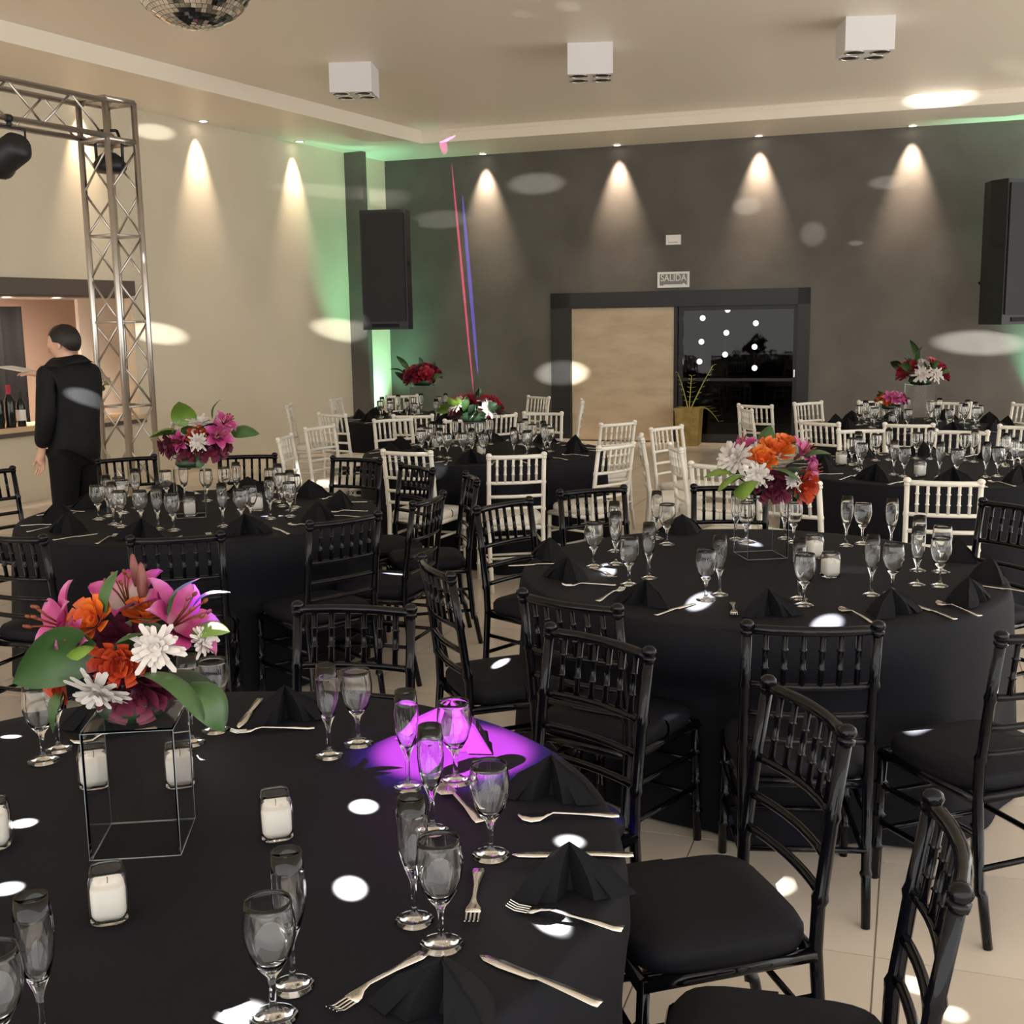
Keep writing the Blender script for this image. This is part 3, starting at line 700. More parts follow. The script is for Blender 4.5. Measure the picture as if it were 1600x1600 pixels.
def flatware(kind):
    mb = MB(); L = .20
    def strip(xs):   # (y, half width, z)
        vs = []; 
        for y, hw, z in xs: vs += [(-hw, y, z), (hw, y, z), (hw, y, z + .0025), (-hw, y, z + .0025)]
        fs = [(0, 1, 2, 3)] + [(i * 4 + k, (i + 1) * 4 + k, (i + 1) * 4 + (k + 1) % 4, i * 4 + (k + 1) % 4) for i in range(len(xs) - 1) for k in range(4)] + [tuple((len(xs) - 1) * 4 + k for k in (3, 2, 1, 0))]
        mb.add(vs, fs, True)
    if kind == 'fork':
        strip([(-.10, .0095, .001), (-.085, .0105, .001), (-.03, .0045, .006), (.025, .0035, .011), (.040, .006, .009), (.052, .0125, .005), (.062, .0128, .004)])
        for x in (-.0105, -.0035, .0035, .0105):
            o = MB(); mb.add([(x + dx, y, z + dz) for y, z in ((.060, .004), (.085, .004), (.10, .010)) for dx, dz in ((-.0017, 0), (.0017, 0), (.0017, .002), (-.0017, .002))],
                   [(k, 4 + k, 4 + (k + 1) % 4, (k + 1) % 4) for k in range(4)] + [(4 + k, 8 + k, 8 + (k + 1) % 4, 4 + (k + 1) % 4) for k in range(4)] + [(8, 9, 10, 11)], True)
    elif kind == 'knife':
        strip([(-.11, .008, .001), (-.10, .010, .001), (-.02, .007, .003), (.0, .0055, .003), (.01, .009, .001), (.07, .0105, .0005), (.10, .008, .0005), (.113, .001, .0005)])
    else:
        strip([(-.10, .0095, .001), (-.085, .0105, .001), (-.03, .0045, .006), (.030, .0035, .011), (.042, .008, .007), (.058, .0185, .002), (.075, .0205, .001), (.092, .015, .004), (.10, .004, .008)])
    return mb.mesh(kind, M_steel)
FW_M = {k: flatware(k) for k in ('fork', 'knife', 'spoon')}
def glass(kind, x, y, tb, rz=0, lab=None):
    me, nm, lb = (gob, 'water_goblet', 'clear stemmed water goblet') if kind == 'g' else (flu, 'champagne_flute', 'clear slender champagne flute')
    FEET.append((tb, Vector((x, y, 0)), .040 if kind == 'g' else .036))
    tag(obj(nm, me, None, (x, y, TZ + .001), rz), f'{lb} {lab}' if lab else f'{lb} on {TD[tb][1]}', 'glass', None if lab else f'{nm.replace("_", " ")}s on {TD[tb][1]}')
NAPS = []; CUTS = []; FEET = []
def napkin(x, y, tb, yaw, label=None, s=1.):
    o = obj('folded_napkin', nap_m, None, (x, y, TZ + .001), yaw, s); NAPS.append((tb, o, yaw, s))
    tag(o, label or f'black cloth napkin folded into a pyramid on {TD[tb][1]}', 'napkin', None if label else f'napkins on {TD[tb][1]}')
def cutlery(kind, x, y, tb, yaw):
    nm = {'fork': 'dinner_fork', 'knife': 'table_knife', 'spoon': 'table_spoon'}[kind]
    tag(obj(nm, FW_M[kind], None, (x, y, TZ + .001), yaw), f'stainless steel {kind} lying on {TD[tb][1]}', kind, f'{kind}s on {TD[tb][1]}')
def cut_px(kind, hx, hy, tx, ty, tb):      # head pixel, handle end pixel
    h, t_ = at(hx, hy, TZ), at(tx, ty, TZ); c = (h + t_) / 2; d = h - t_
    cutlery(kind, c.x, c.y, tb, math.atan2(-d.x, d.y)); u = d.normalized(); CUTS.append((tb, c, u))
# table A, as laid in the photograph
for k, x, y, lb in (('f', 515, 1182, 'just outside the magenta light patch'), ('g', 560, 1163, 'just outside the magenta light patch'), ('f', 638, 1232, 'at the edge of the pink lit napkin'), ('g', 712, 1222, 'in front of the pink lit napkin'),
        ('f', 676, 1300, 'between the pink lit napkin and a tall glass pair'), ('g', 767, 1338, 'with a fork handle at its foot'), ('f', 648, 1440, 'behind the goblet at the fork and knife setting'), ('g', 690, 1478, 'at the napkin tip between fork and knife'),
        ('f', 458, 1543, 'beside the broad white light spot on the magenta lit table'), ('g', 428, 1592, 'beside the broad white light spot on the magenta lit table'), ('f', 68, 1628, 'near the candle before the acrylic stand'), ('g', 4, 1680, 'near the candle before the acrylic stand'),
        ('g', 68, 1190, 'under the broad leaf of the large bouquet'), ('f', 92, 1172, 'under the broad leaf of the large bouquet'), ('g', 337, 1142, 'behind the acrylic stand beside a spoon'), ('f', 300, 1162, 'behind the acrylic stand beside a candle')):
    p = at(x, y, TZ); glass(k, p.x, p.y, 'A', 0, lb)
for x, y, yw in ((447, 1122, 20), (862, 1240, -14), (890, 1388, 6), (722, 1596, -32), (170, 1132, 0)):
    p = at(x, y, TZ); napkin(p.x, p.y, 'A', math.radians(yw), None, .86)
p = at(706, 1158, TZ); napkin(p.x, p.y, 'A', math.radians(-25), 'folded cloth napkin glowing pink in the magenta light', 1.0)
for a in (('fork', 545, 1571, 641, 1507, 'A'), ('knife', 772, 1505, 915, 1563, 'A'), ('fork', 792, 1420, 976, 1455, 'A'), ('knife', 800, 1338, 992, 1338, 'A'), ('spoon', 812, 1281, 964, 1276, 'A'), ('fork', 738, 1440, 747, 1368, 'A'), ('knife', 372, 1140, 408, 1092, 'A'),
          ('fork', 368, 1147, 484, 1139, 'A'), ('spoon', 128, 1160, 228, 1143, 'A'), ('spoon', 690, 1232, 750, 1286, 'A')): cut_px(*a)
# table B
for k, x, y in (('g', 928, 886), ('f', 962, 882), ('g', 983, 914), ('f', 1014, 904), ('g', 1042, 851), ('f', 1026, 842), ('f', 960, 862), ('g', 1103, 938), ('f', 1124, 930), ('g', 1256, 946), ('f', 1248, 936), ('f', 1361, 930), ('g', 1394, 928), ('f', 1432, 914), ('g', 1468, 916), ('f', 1434, 892), ('g', 1470, 894), ('f', 1322, 853), ('g', 1347, 850), ('f', 1392, 858), ('f', 1150, 843), ('g', 1166, 848), ('g', 1240, 848), ('f', 1226, 842)):
    p = at(x, y, TZ); glass(k, p.x, p.y, 'B')
for x, y, yw in ((852, 874, -70), (895, 910, -55), (1010, 943, -35), (1195, 960, 5), (1395, 958, 30), (1512, 940, 50), (1562, 905, 70), (1512, 872, 95), (1066, 832, 190)):
    p = at(x, y, TZ); napkin(p.x, p.y, 'B', math.radians(yw), None, .86)
for a in (('fork', 978, 920, 928, 943, 'B'), ('knife', 1078, 946, 1032, 960, 'B'), ('fork', 1148, 968, 1144, 940, 'B'), ('spoon', 1308, 950, 1372, 977, 'B'), ('knife', 1430, 947, 1487, 967, 'B'), ('spoon', 1455, 940, 1542, 967, 'B'), ('fork', 1100 - 222, 917, 962, 915, 'B'), ('knife', 815, 884, 860, 882, 'B'), ('knife', 1548, 918, 1600, 926, 'B'), ('fork', 958, 905, 930, 890, 'B')): cut_px(*a)
FOOT = [(-.128, -.048), (-.075, -.066), (.075, -.066), (.128, -.048), (.055, .074), (0, .090), (-.060, .072)]
def inside(px, py, m):                     # how deep a point lies in the napkin's outline grown by m
    n = len(FOOT); dep = 1e9
    for i in range(n):
        (ax, ay), (bx_, by_) = FOOT[i], FOOT[(i + 1) % n]; L = math.hypot(bx_ - ax, by_ - ay)
        dep = min(dep, ((bx_ - ax) * (py - ay) - (by_ - ay) * (px - ax)) / L + m)
    return dep
for it in range(80):
    for tb, o, yaw, sc_ in NAPS:
        mv = Vector((0, 0, 0))
        pts = [(c + u * t, .014) for b, c, u in CUTS if b == tb for t in [-.11 + .01 * k for k in range(23)]] + [(p + Vector((r_ * math.cos(k), r_ * math.sin(k), 0)) * .9, .004) for b, p, r_ in FEET if b == tb for k in range(6)]
        worst = 0
        for p, m in pts:
            d = p - o.location; lx = (d.x * math.cos(yaw) + d.y * math.sin(yaw)) / sc_; ly = (-d.x * math.sin(yaw) + d.y * math.cos(yaw)) / sc_
            dep = inside(lx, ly, m)
            if dep > worst: worst = dep; mv = Vector((-d.x, -d.y, 0))
        if worst > 0 and mv.length > 1e-6: o.location += mv.normalized() * .003
        rd = Vector((o.location.x, o.location.y, 0)) - TC[tb]
        if rd.length > .85: rd = rd.normalized() * .85 + TC[tb]; o.location.x, o.location.y = rd.x, rd.y
# the other tables: ten places each
def lay(tb, n, a0, skip=()):
    c = TC[tb]; rg = random.Random(ord(tb) * 3)
    for i in range(n):
        if i in skip: continue
        a = a0 + 2 * PI * i / n + rg.uniform(-.05, .05); e = Vector((math.cos(a), math.sin(a), 0)); tg_ = Vector((-e.y, e.x, 0))
        yaw = math.atan2(e.y, e.x) + PI / 2
        p = c + e * .72; napkin(p.x, p.y, tb, yaw + rg.uniform(-.3, .3))
        p = c + e * (.50 + rg.uniform(-.02, .02)) + tg_ * .06; glass('g', p.x, p.y, tb)
        p = c + e * (.47 + rg.uniform(-.02, .02)) - tg_ * .03; glass('f', p.x, p.y, tb)
        if tb in 'CD' and i % 2 == 0:
            p = c + e * .41 + tg_ * .13; glass('g', p.x, p.y, tb)
        p = c + e * .76 + tg_ * .16; cutlery('knife', p.x, p.y, tb, yaw)
        p = c + e * .76 - tg_ * .16; cutlery('fork', p.x, p.y, tb, yaw)
lay('C', 10, .2); lay('D', 10, .25); lay('E', 10, .0); lay('F', 10, .1); lay('G', 10, .3)

# candles in little glass jars
def rsq(lv, n=24, e=.55):
    def f(u, v):
        a = 2 * PI * u; c, s = math.cos(a), math.sin(a); r, z = lv[round(v * (len(lv) - 1))]
        return (math.copysign(abs(c) ** e, c) * r, math.copysign(abs(s) ** e, s) * r, z)
    return MB().grid(f, n, len(lv) - 1)
jar_m = rsq([(0, 0), (.022, 0), (.0265, .004), (.028, .02), (.028, .062), (.025, .074), (.0225, .08), (.0205, .08), (.0232, .072), (.0255, .06), (.0255, .018), (.024, .006), (0, .005)]).mesh('jar', M_glass)
wax_m = rsq([(0, .006), (.022, .006), (.0248, .018), (.0250, .054), (.022, .056), (0, .055)]).mesh('wax', M_wax)
wick_m = MB().tube([(0, 0, .055), (.001, 0, .064)], .0008, 5).mesh('wick', M_blackpl)
def candle(x, y, tb, s=1):
    t = thing('candle_jar', f'white candle in a small clear glass jar on {TD[tb][1]}', 'candle', (x, y, TZ + .001), .3, f'candle jars on {TD[tb][1]}', s)
    obj('jar', jar_m, t); obj('wax', wax_m, t); obj('wick', wick_m, t)
for tb, px, py in (('A', 433, 1308), ('A', 172, 1436), ('A', -8, 1322), ('A', 282, 1226), ('A', 148, 1228), ('B', 1297, 902), ('B', 1272, 872), ('F', 1437, 745), ('F', 1314, 727), ('D', 752, 712), ('D', 682, 700), ('C', 297, 806), ('C', 402, 798)):
    p = at(px, py, TZ); candle(p.x, p.y, tb, 1.15 if tb == 'A' else 1.2)
for tb in 'EG':
    for a in (2.0, 5.2): candle(TC[tb].x + .34 * math.cos(a), TC[tb].y + .34 * math.sin(a), tb)

# ------------------------------------------------------------------ flowers
def petal_mb(L, W, curl, cup):
    def f(u, v):
        y = v; wv = W * (math.sin(PI * min(1, v * .92 + .06)) ** .8) * (u - .5) * 2
        return (wv, L * y * math.cos(curl * y * .7), L * (y * .25 - curl * y * y * .45) + cup * (abs(u - .5) * 2) ** 2 * W)
    return MB().grid(f, 4, 8)
lp1 = petal_mb(.085, .019, .9, .35).mesh('petal', M_lily); lp2 = petal_mb(.085, .021, .8, .35).mesh('petal', M_lily2)
stam = MB()
for k in range(6):
    a = k * PI / 3; stam.tube([(0, 0, .005), (.008 * math.cos(a), .008 * math.sin(a), .04), (.016 * math.cos(a), .016 * math.sin(a), .058)], .0012, 5)
    stam.sphere((.016 * math.cos(a), .016 * math.sin(a), .059), (.003, .003, .005), 6, 4)
stam.lathe([(0, -.02), (.004, -.02), (.007, 0), (0, .01)], 8)
stam_m = stam.mesh('lily', M_stam)
def rose_mesh(m, name):
    mb = MB(); rg = random.Random(5)
    for ring, (n, r, tl, L) in enumerate(((3, .004, .15, .026), (5, .010, .35, .030), (6, .016, .65, .032), (7, .020, .95, .032))):
        for k in range(n):
            a = 2 * PI * k / n + ring * .5
            def f(u, v, a=a, r=r, tl=tl, L=L):
                w = (u - .5) * 1.5 / max(1, ring * .55 + .6); rr = r + L * v * math.sin(tl) + .003 * math.sin(v * 3) ; rr += .004 * (v ** 3)
                return (rr * math.cos(a + w * (1.1 - .3 * v)), rr * math.sin(a + w * (1.1 - .3 * v)), L * v * math.cos(tl) - .01)
            mb.grid(f, 4, 4)
    mb.sphere((0, 0, -.006), (.014, .014, .012), 8, 6)
    return mb.mesh(name, m)
ros_o = rose_mesh(M_orange, 'rose'); ros_r = rose_mesh(M_redor, 'rose'); car_b = rose_mesh(M_burg, 'carnation'); car_r = rose_mesh(M_red, 'carnation')
def mum_mesh():
    mb = MB(); rg = random.Random(21)
    for ring, (n, L0, tl0) in enumerate(((15, .046, .05), (13, .040, .38), (10, .030, .75), (7, .02, 1.15))):
        for k in range(n):
            a = 2 * PI * k / n + ring * .2 + rg.uniform(-.16, .16); L = L0 * rg.uniform(.72, 1.12); tl = tl0 + rg.uniform(-.18, .18); e = Vector((math.cos(a) * math.cos(tl), math.sin(a) * math.cos(tl), math.sin(tl))); s = Vector((-math.sin(a), math.cos(a), 0)) * .0048
            mb.add([s * .5, e * L * .5 + s, e * L * .92 + s * .8 - Vector((0, 0, .004)), e * L - Vector((0, 0, .005)), e * L * .92 - s * .8 - Vector((0, 0, .004)), e * L * .5 - s, -s * .5], [(0, 1, 5, 6), (1, 2, 4, 5), (2, 3, 4)])
    mb.sphere((0, 0, 0), (.01, .01, .008), 8, 5)
    return mb.mesh('chrysanthemum', M_mum)
mum = mum_mesh()
def leaf_mesh(m, L=.12, W=.05):
    def f(u, v):
        x = (u - .5) * 2; wv = W * (math.sin(PI * (v ** .75)) ** .7) * x
        return (wv, L * v, .018 * math.sin(v * PI) - .35 * abs(wv) * abs(x) - .03 * v * v)
    return MB().grid(f, 6, 8).mesh('leaf', m)
lf_g, lf_l, lf_d = leaf_mesh(M_leaf), leaf_mesh(M_leaf2), leaf_mesh(M_leafd)
lf_n = leaf_mesh(M_leaf, .11, .018)
bud_m = MB().lathe([(0, -.01), (.006, -.005), (.011, .02), (.010, .045), (.005, .068), (0, .074)], 8).mesh('lily_bud', M_bud)
def stems_mesh():
    mb = MB(); rg = random.Random(8)
    for k in range(26):
        a = rg.uniform(0, 6.28); r = rg.uniform(0, .11); mb.tube([(0, 0, -.02), (r * .5 * math.cos(a), r * .5 * math.sin(a), .02), (r * math.cos(a), r * math.sin(a), rg.uniform(.02, .09))], .003, 5)
    mb.lathe([(0, -.012), (.055, -.012), (.07, .005), (.06, .035), (0, .045)], 16)
    return mb.mesh('foam_and_stems', M_leafd)
stems = stems_mesh()
def dirq(d, spin=0): return Vector(d).normalized().to_track_quat('Z', 'Y') @ Quaternion((0, 0, 1), spin)
def put(root, kind, p, d, s=1., spin=0.):
    p = Vector(p)
    if kind in ('lily', 'lilyw'):
        o = obj('lily', stam_m, root, p, dirq(d, spin), s)
        for k in range(6):
            q = Quaternion((0, 0, 1), k * PI / 3) @ Quaternion((1, 0, 0), .55 + .12 * (k % 2))
            obj('petal', lp1 if kind == 'lily' else lp2, o, (0, 0, 0), q)
    else:
        me = {'rose': ros_o, 'rosr': ros_r, 'carb': car_b, 'carr': car_r, 'mum': mum, 'leaf': lf_g, 'lime': lf_l, 'dark': lf_d, 'narrow': lf_n, 'bud': bud_m}[kind]
        o = obj(me.name.split('.')[0], me, root, p, dirq(d, spin) if kind not in ('leaf', 'lime', 'dark', 'narrow') else Vector(d).normalized().to_track_quat('Y', 'Z') @ Quaternion((0, 1, 0), spin), s)
    return o
M_edge = mat('painted_edge_glint', (.20, .23, .25), .25)  # grey of bars added along the panels, paints their bright edge glint
def vase(x, y, tb, w, d, hh, yaw, label):
    t = thing('acrylic_stand', label, 'vase', (x, y, TZ + .001), yaw); th = .004
    for sx in (-1, 1): obj('panel', (MB().box((sx * (w / 2 - th / 2), 0, hh / 2), (th, d - 2 * th, hh)), M_acryl), t)
    for sy in (-1, 1): obj('panel', (MB().box((0, sy * (d / 2 - th / 2), hh / 2), (w, th, hh)), M_acryl), t)
    eg = MB(); a, b = w / 2, d / 2; cs_ = [(-a, -b), (a, -b), (a, b), (-a, b)]
    for i in range(4):
        eg = MB().tube([(*cs_[i], 0.001), (*cs_[i], hh)], .0009 * (w / .165), 5); obj('edge', (eg, M_edge), t)
        for z in (.0015, hh): obj('edge', (MB().tube([(*cs_[i], z), (*cs_[(i + 1) % 4], z)], .0008 * (w / .165), 5), M_edge), t)
    obj('top_panel', (MB().box((0, 0, hh + th / 2 + .0005), (w, d, th)), M_acryl), t)
# the large bouquet of table A
VA = at(226, 1312, TZ); VH = .245
vase(VA.x, VA.y, 'A', .165, .165, VH, math.radians(6), 'clear acrylic box stand carrying the large bouquet under the magenta lit table side')
fa = thing('flower_arrangement', 'large bouquet of pink lilies, orange roses and white chrysanthemums on the acrylic stand', 'flowers', (VA.x, VA.y, TZ + VH + .018))
obj('foam_and_stems', stems, fa)
SPX = (VA - CP).dot(FW) / FPX * .97
def A(kind, px, py, dy, d, s=1., spin=0.):      # bouquet piece from its place in the bouquet, dy = nearer(-)/farther(+) than the stand's axis
    p = at_depth(px, py, VA.y + dy); put(fa, kind, p - fa.location, d, s, spin)
A('lily', 115, 985, -.02, (-.75, -.45, .45), 1.35, .2); A('lilyw', 205, 958, .03, (-.15, -.35, .9), 1.35, .5); A('lily', 262, 985, .0, (.75, -.25, .6), 1.5, .1)
A('lily', 130, 1000, -.06, (-.6, -.7, .35), .7, .6)
A('rose', 140, 968, -.05, (-.25, -.7, .6), .95); A('rose', 230, 955, .0, (.1, -.4, .9), .9); A('rosr', 170, 1038, -.10, (-.15, -.95, .1), .8); A('rosr', 192, 1040, -.10, (.2, -.95, .1), .8); A('rosr', 82, 1060, -.03, (-.6, -.6, -.4), 1.1)
A('mum', 243, 1012, -.10, (.1, -.95, .3), 1.2); A('mum', 152, 1078, -.10, (-.15, -.8, -.5), 1.35); A('mum', 170, 1095, -.05, (0, -.6, -.8), 1.1)
A('carb', 205, 1085, -.07, (.1, -.85, -.35), 1.3); A('carb', 228, 1078, -.05, (.4, -.8, -.3), 1.1); A('carb', 180, 1010, .0, (0, -.8, .3), 1.2)
A('leaf', 150, 1005, -.08, (-.85, -.40, -.20), 1.25, 1.25); A('leaf', 232, 1050, -.07, (.85, -.4, -.25), 1.25, -.5); A('lime', 130, 1012, -.09, (.1, -.7, .1), .5, .2)
A('leaf', 160, 960, -.02, (.2, -.2, 1), .75, 1.2); A('leaf', 205, 1010, -.07, (.2, -.7, .6), .62, .3); A('narrow', 262, 965, -.02, (.45, -.1, .9), .9, .2); A('narrow', 300, 950, .02, (.8, 0, .6), .7)
A('bud', 224, 938, .02, (0, 0, 1), 1.0); A('bud', 213, 912, .05, (-.1, .1, 1), .8); A('dark', 200, 1000, .05, (0, .8, .2), 1); A('dark', 250, 1060, .04, (.8, .6, -.1), 1); A('dark', 110, 1040, .04, (-.8, .6, -.1), 1)
A('lime', 300, 985, .0, (.9, -.2, .2), .6, .3); A('mum', 318, 1000, -.02, (.8, -.5, .2), .8); A('leaf', 300, 1065, -.02, (.7, -.3, -.7), .9, .2); A('leaf', 100, 1065, .0, (-.4, -.3, -.85), .8, .2)

# other bouquets
def bouquet(x, y, z, label, R, seed, pal, n=30, flat=.7):
    rg = random.Random(seed)
    t = thing('flower_arrangement', label, 'flowers', (x, y, z)); obj('foam_and_stems', stems, t, (0, 0, 0), None, R / .17)
    for i in range(n):
        el = math.asin(rg.uniform(.08, 1)); az = i * 2.399 + rg.uniform(-.3, .3)
        d = Vector((math.cos(az) * math.cos(el), math.sin(az) * math.cos(el), math.sin(el)))
        kind = pal[i % len(pal)]
        rad = R * (.55 + .25 * rg.random())
        p = Vector((d.x * rad, d.y * rad, .05 + d.z * rad * flat))
        put(t, kind, p, d + Vector((0, 0, .15)), (.9 + .3 * rg.random()) * R / .17 * (.55 if kind in ('leaf', 'lime', 'dark') else 1.1), rg.uniform(0, 6))
    return t
VB = at(1188, 868, TZ)
vase(VB.x, VB.y, 'B', .17, .17, .25, math.radians(8), 'clear acrylic box stand under the bouquet with lime leaves')
fb_ = thing('flower_arrangement', 'bouquet of pink lilies, orange roses, white lily and lime leaves', 'flowers', (VB.x, VB.y, TZ + .270)); obj('foam_and_stems', stems, fb_)
def Bq(kind, px, py, dy, d, s=1., spin=0.): put(fb_, kind, at_depth(px, py, VB.y + dy) - fb_.location, d, s, spin)
M_lw = ramp_mat('lily_white', [(0, (.85, .80, .72)), (.5, (.86, .82, .78)), (1, (.84, .78, .78))])
Bq('mum', 1150, 718, -.05, (-.5, -.6, .5), 2.0); Bq('mum', 1140, 712, -.02, (-.7, -.4, .5), 1.6); Bq('lily', 1165, 705, .02, (-.3, -.2, .9), 1.1); Bq('lily', 1248, 712, .0, (.6, -.4, .6), 1.2); Bq('lily', 1258, 735, -.02, (.8, -.5, .2), 1.1)
Bq('rose', 1190, 718, -.06, (0, -.8, .6), 1.3); Bq('rose', 1213, 702, -.02, (.1, -.6, .8), 1.5); Bq('rosr', 1258, 762, -.08, (.5, -.8, -.1), 1.4); Bq('rose', 1226, 688, .02, (.2, -.3, .9), 1.0)
Bq('lime', 1160, 745, -.08, (-.8, -.5, -.1), 1.2, .4); Bq('lime', 1170, 752, -.1, (-.4, -.8, -.2), 1.1, .4); Bq('leaf', 1210, 738, -.1, (.6, -.6, .0), 1.1, -.4); Bq('leaf', 1255, 712, -.02, (.9, -.2, .3), .9); Bq('lime', 1150, 738, -.03, (-.9, -.1, .1), 1.1)
Bq('mum', 1184, 742, -.12, (.0, -1, .2), 1.4); Bq('carb', 1205, 760, -.1, (.1, -.9, -.2), 1.5); Bq('carb', 1225, 765, -.1, (.3, -.9, -.2), 1.2); Bq('leaf', 1195, 700, .03, (.1, .1, 1), .8); Bq('dark', 1230, 740, .05, (.6, .7, .2), 1); Bq('dark', 1160, 740, .05, (-.6, .7, .2), 1); Bq('mum', 1238, 750, -.12, (.3, -.9, .1), .9); Bq('leaf', 1225, 755, -.05, (.7, -.5, -.5), .8)
VC = at(300, 806, TZ)
vase(VC.x, VC.y, 'C', .15, .15, .25, .2, 'clear acrylic box stand under the bouquet by the beige wall')
fc = thing('flower_arrangement', 'bouquet of white lily, burgundy and mauve flowers before the beige wall', 'flowers', (VC.x, VC.y, TZ + .269)); obj('foam_and_stems', stems, fc)
def Cq(kind, px, py, dy, d, s=1., spin=0.): put(fc, kind, at_depth(px, py, VC.y + dy) - fc.location, d, s, spin)
Cq('lime', 292, 668, -.02, (-.1, -.3, 1), 1.3, .4); Cq('lime', 283, 675, -.02, (-.9, -.3, .1), 1.3, .3); Cq('mum', 312, 662, -.03, (.2, -.5, .9), 1.7); Cq('mum', 275, 662, 0, (-.6, -.3, .7), 1.3); Cq('lily', 338, 682, -.03, (.5, -.7, .3), 1.4); Cq('lily', 348, 665, .0, (.7, -.3, .7), 1.2)
Cq('lily', 285, 690, -.05, (-.4, -.8, .1), 1.0); Cq('carb', 266, 697, -.03, (-.8, -.5, -.1), 1.5); Cq('carb', 290, 702, -.06, (-.1, -.9, -.3), 1.6); Cq('carb', 328, 700, -.06, (.3, -.9, -.2), 1.6); Cq('mum', 310, 690, -.1, (0, -1, .1), 1.3); Cq('carb', 345, 698, 0, (.7, -.6, -.2), 1.4); Cq('rosr', 308, 682, -.08, (0, -.9, .3), 1.2)
Cq('leaf', 298, 680, -.05, (.1, -.6, .6), .9); Cq('leaf', 360, 675, .03, (.9, .1, .1), 1.2, .5); Cq('dark', 320, 680, -.03, (.4, -.5, .7), 1); Cq('narrow', 332, 655, 0, (.2, 0, 1), 1); Cq('leaf', 310, 705, 0, (.2, -.6, -.7), .8); Cq('carb', 253, 698, .02, (-.9, -.2, -.2), 1.0); Cq('dark', 275, 690, .05, (-.6, .6, .1), 1)
vD = at(742, 704, TZ); vase(vD.x, vD.y, 'D', .17, .17, .22, .1, 'clear acrylic box stand under the red and yellow bouquet')
bouquet(vD.x, vD.y, TZ + .242, 'low bouquet of red carnations with white and yellow flowers', .26, 11, ['carr', 'mum', 'dark', 'carr', 'lime', 'mum', 'carr', 'leaf'], 34, .6)
vE = at(693, 640, TZ); vE = TC['E'] + Vector((-.05, -.1, 0)); vase(vE.x, vE.y, 'E', .26, .26, .33, .1, 'clear acrylic box stand under the dark red bouquet')
bouquet(vE.x, vE.y, TZ + .355, 'dark red carnation bouquet on a tall stand below the corner loudspeaker', .25, 12, ['carr', 'carb', 'dark', 'carr', 'narrow', 'carb', 'carr'], 30, .7)
vG = at_depth(1437, 640, TC['G'].y); vase(vG.x, vG.y, 'G', .2, .2, .36, .1, 'clear acrylic box stand under the taller red bouquet')
bouquet(vG.x, vG.y, TZ + .385, 'taller bouquet of red carnations with a drooping dark leaf', .26, 13, ['carr', 'carr', 'leaf', 'carb', 'narrow', 'carr', 'dark', 'mum'], 32, .7)
vH = at_depth(1388, 650, TC['G'].y - .02); vase(vH.x, vH.y, 'G', .16, .16, .14, .1, 'clear acrylic box stand under the small pink and white bouquet')
bouquet(vH.x, vH.y, TZ + .165, 'small bouquet of pink, orange and white flowers beside the taller red one', .15, 14, ['lily', 'mum', 'rose', 'carb', 'leaf'], 20, .7)
pB = on_plane(158, 640, LP + LN * .0, LN); pB = LW(left_s(160, 640)[0], -.05, HZ0)
kb = thing('flower_vase', 'small glass vase on the bar counter', 'vase', pB)
obj('body', (MB().lathe([(0, 0), (.05, 0), (.06, .08), (.045, .22), (.05, .3), (.046, .3), (.04, .22), (.054, .08), (0, .01)], 16), M_glass), kb)
bouquet(pB.x, pB.y, pB.z + .30, 'pale yellow bouquet behind the man at the bar hatch', .20, 15, ['lime', 'mum', 'narrow', 'mum', 'lime'], 18, .8)

# ------------------------------------------------------------------ the man
def skin_obj(name, verts, edges, radii, m, parent, root=0, sub=2):
    me = bpy.data.meshes.new(name); me.from_pydata(verts, edges, []); me.update(); me.materials.append(m)
    o = bpy.data.objects.new(name, me); COL.objects.link(o); o.parent = parent
    md = o.modifiers.new('Skin', 'SKIN'); md.use_smooth_shade = True
    dat = me.skin_vertices[0].data
    for i, r in enumerate(radii):
        dat[i].radius = r if isinstance(r, tuple) else (r, r); dat[i].use_root = (i == root)
    if sub: sm = o.modifiers.new('Subdivision', 'SUBSURF'); sm.levels = sub; sm.render_levels = sub
    return o
PX, PY = at(131, 904, 0).x, at(131, 904, 0).y
man = thing('person', 'person in a black jacket and trousers reaching out with a white sheet of paper', 'person', (PX, PY, 0), math.radians(62))
V = []; Ed = []; Rr = []
def jv(p, r, par=None):
    V.append(p); Rr.append(r)
    if par is not None: Ed.append((par, len(V) - 1))
    return len(V) - 1
def chain(par, pts):
    for p, r in pts: par = jv(p, r, par)
    return par
pel = jv((0, 0, .96), (.13, .10)); ch_ = chain(pel, [((0, -.01, 1.12), (.12, .09)), ((0, -.01, 1.32), (.14, .10)), ((0, -.01, 1.44), (.11, .08))])
HR = math.radians(22); HD = -.05
def hp_(x, y, z): return (x * math.cos(HR) - y * math.sin(HR), x * math.sin(HR) + y * math.cos(HR), z + HD)
nk = chain(ch_, [((0, .005, 1.50), .060), ((0, .015, 1.545), .058)])
hd = chain(nk, [(hp_(0, .040, 1.635), (.068, .075)), (hp_(0, .030, 1.69), (.082, .098)), (hp_(0, .02, 1.745), (.076, .092)), (hp_(0, .015, 1.78), (.045, .055))])
chain(hd - 2, [(hp_(0, .135, 1.672), .012)])                                  # nose
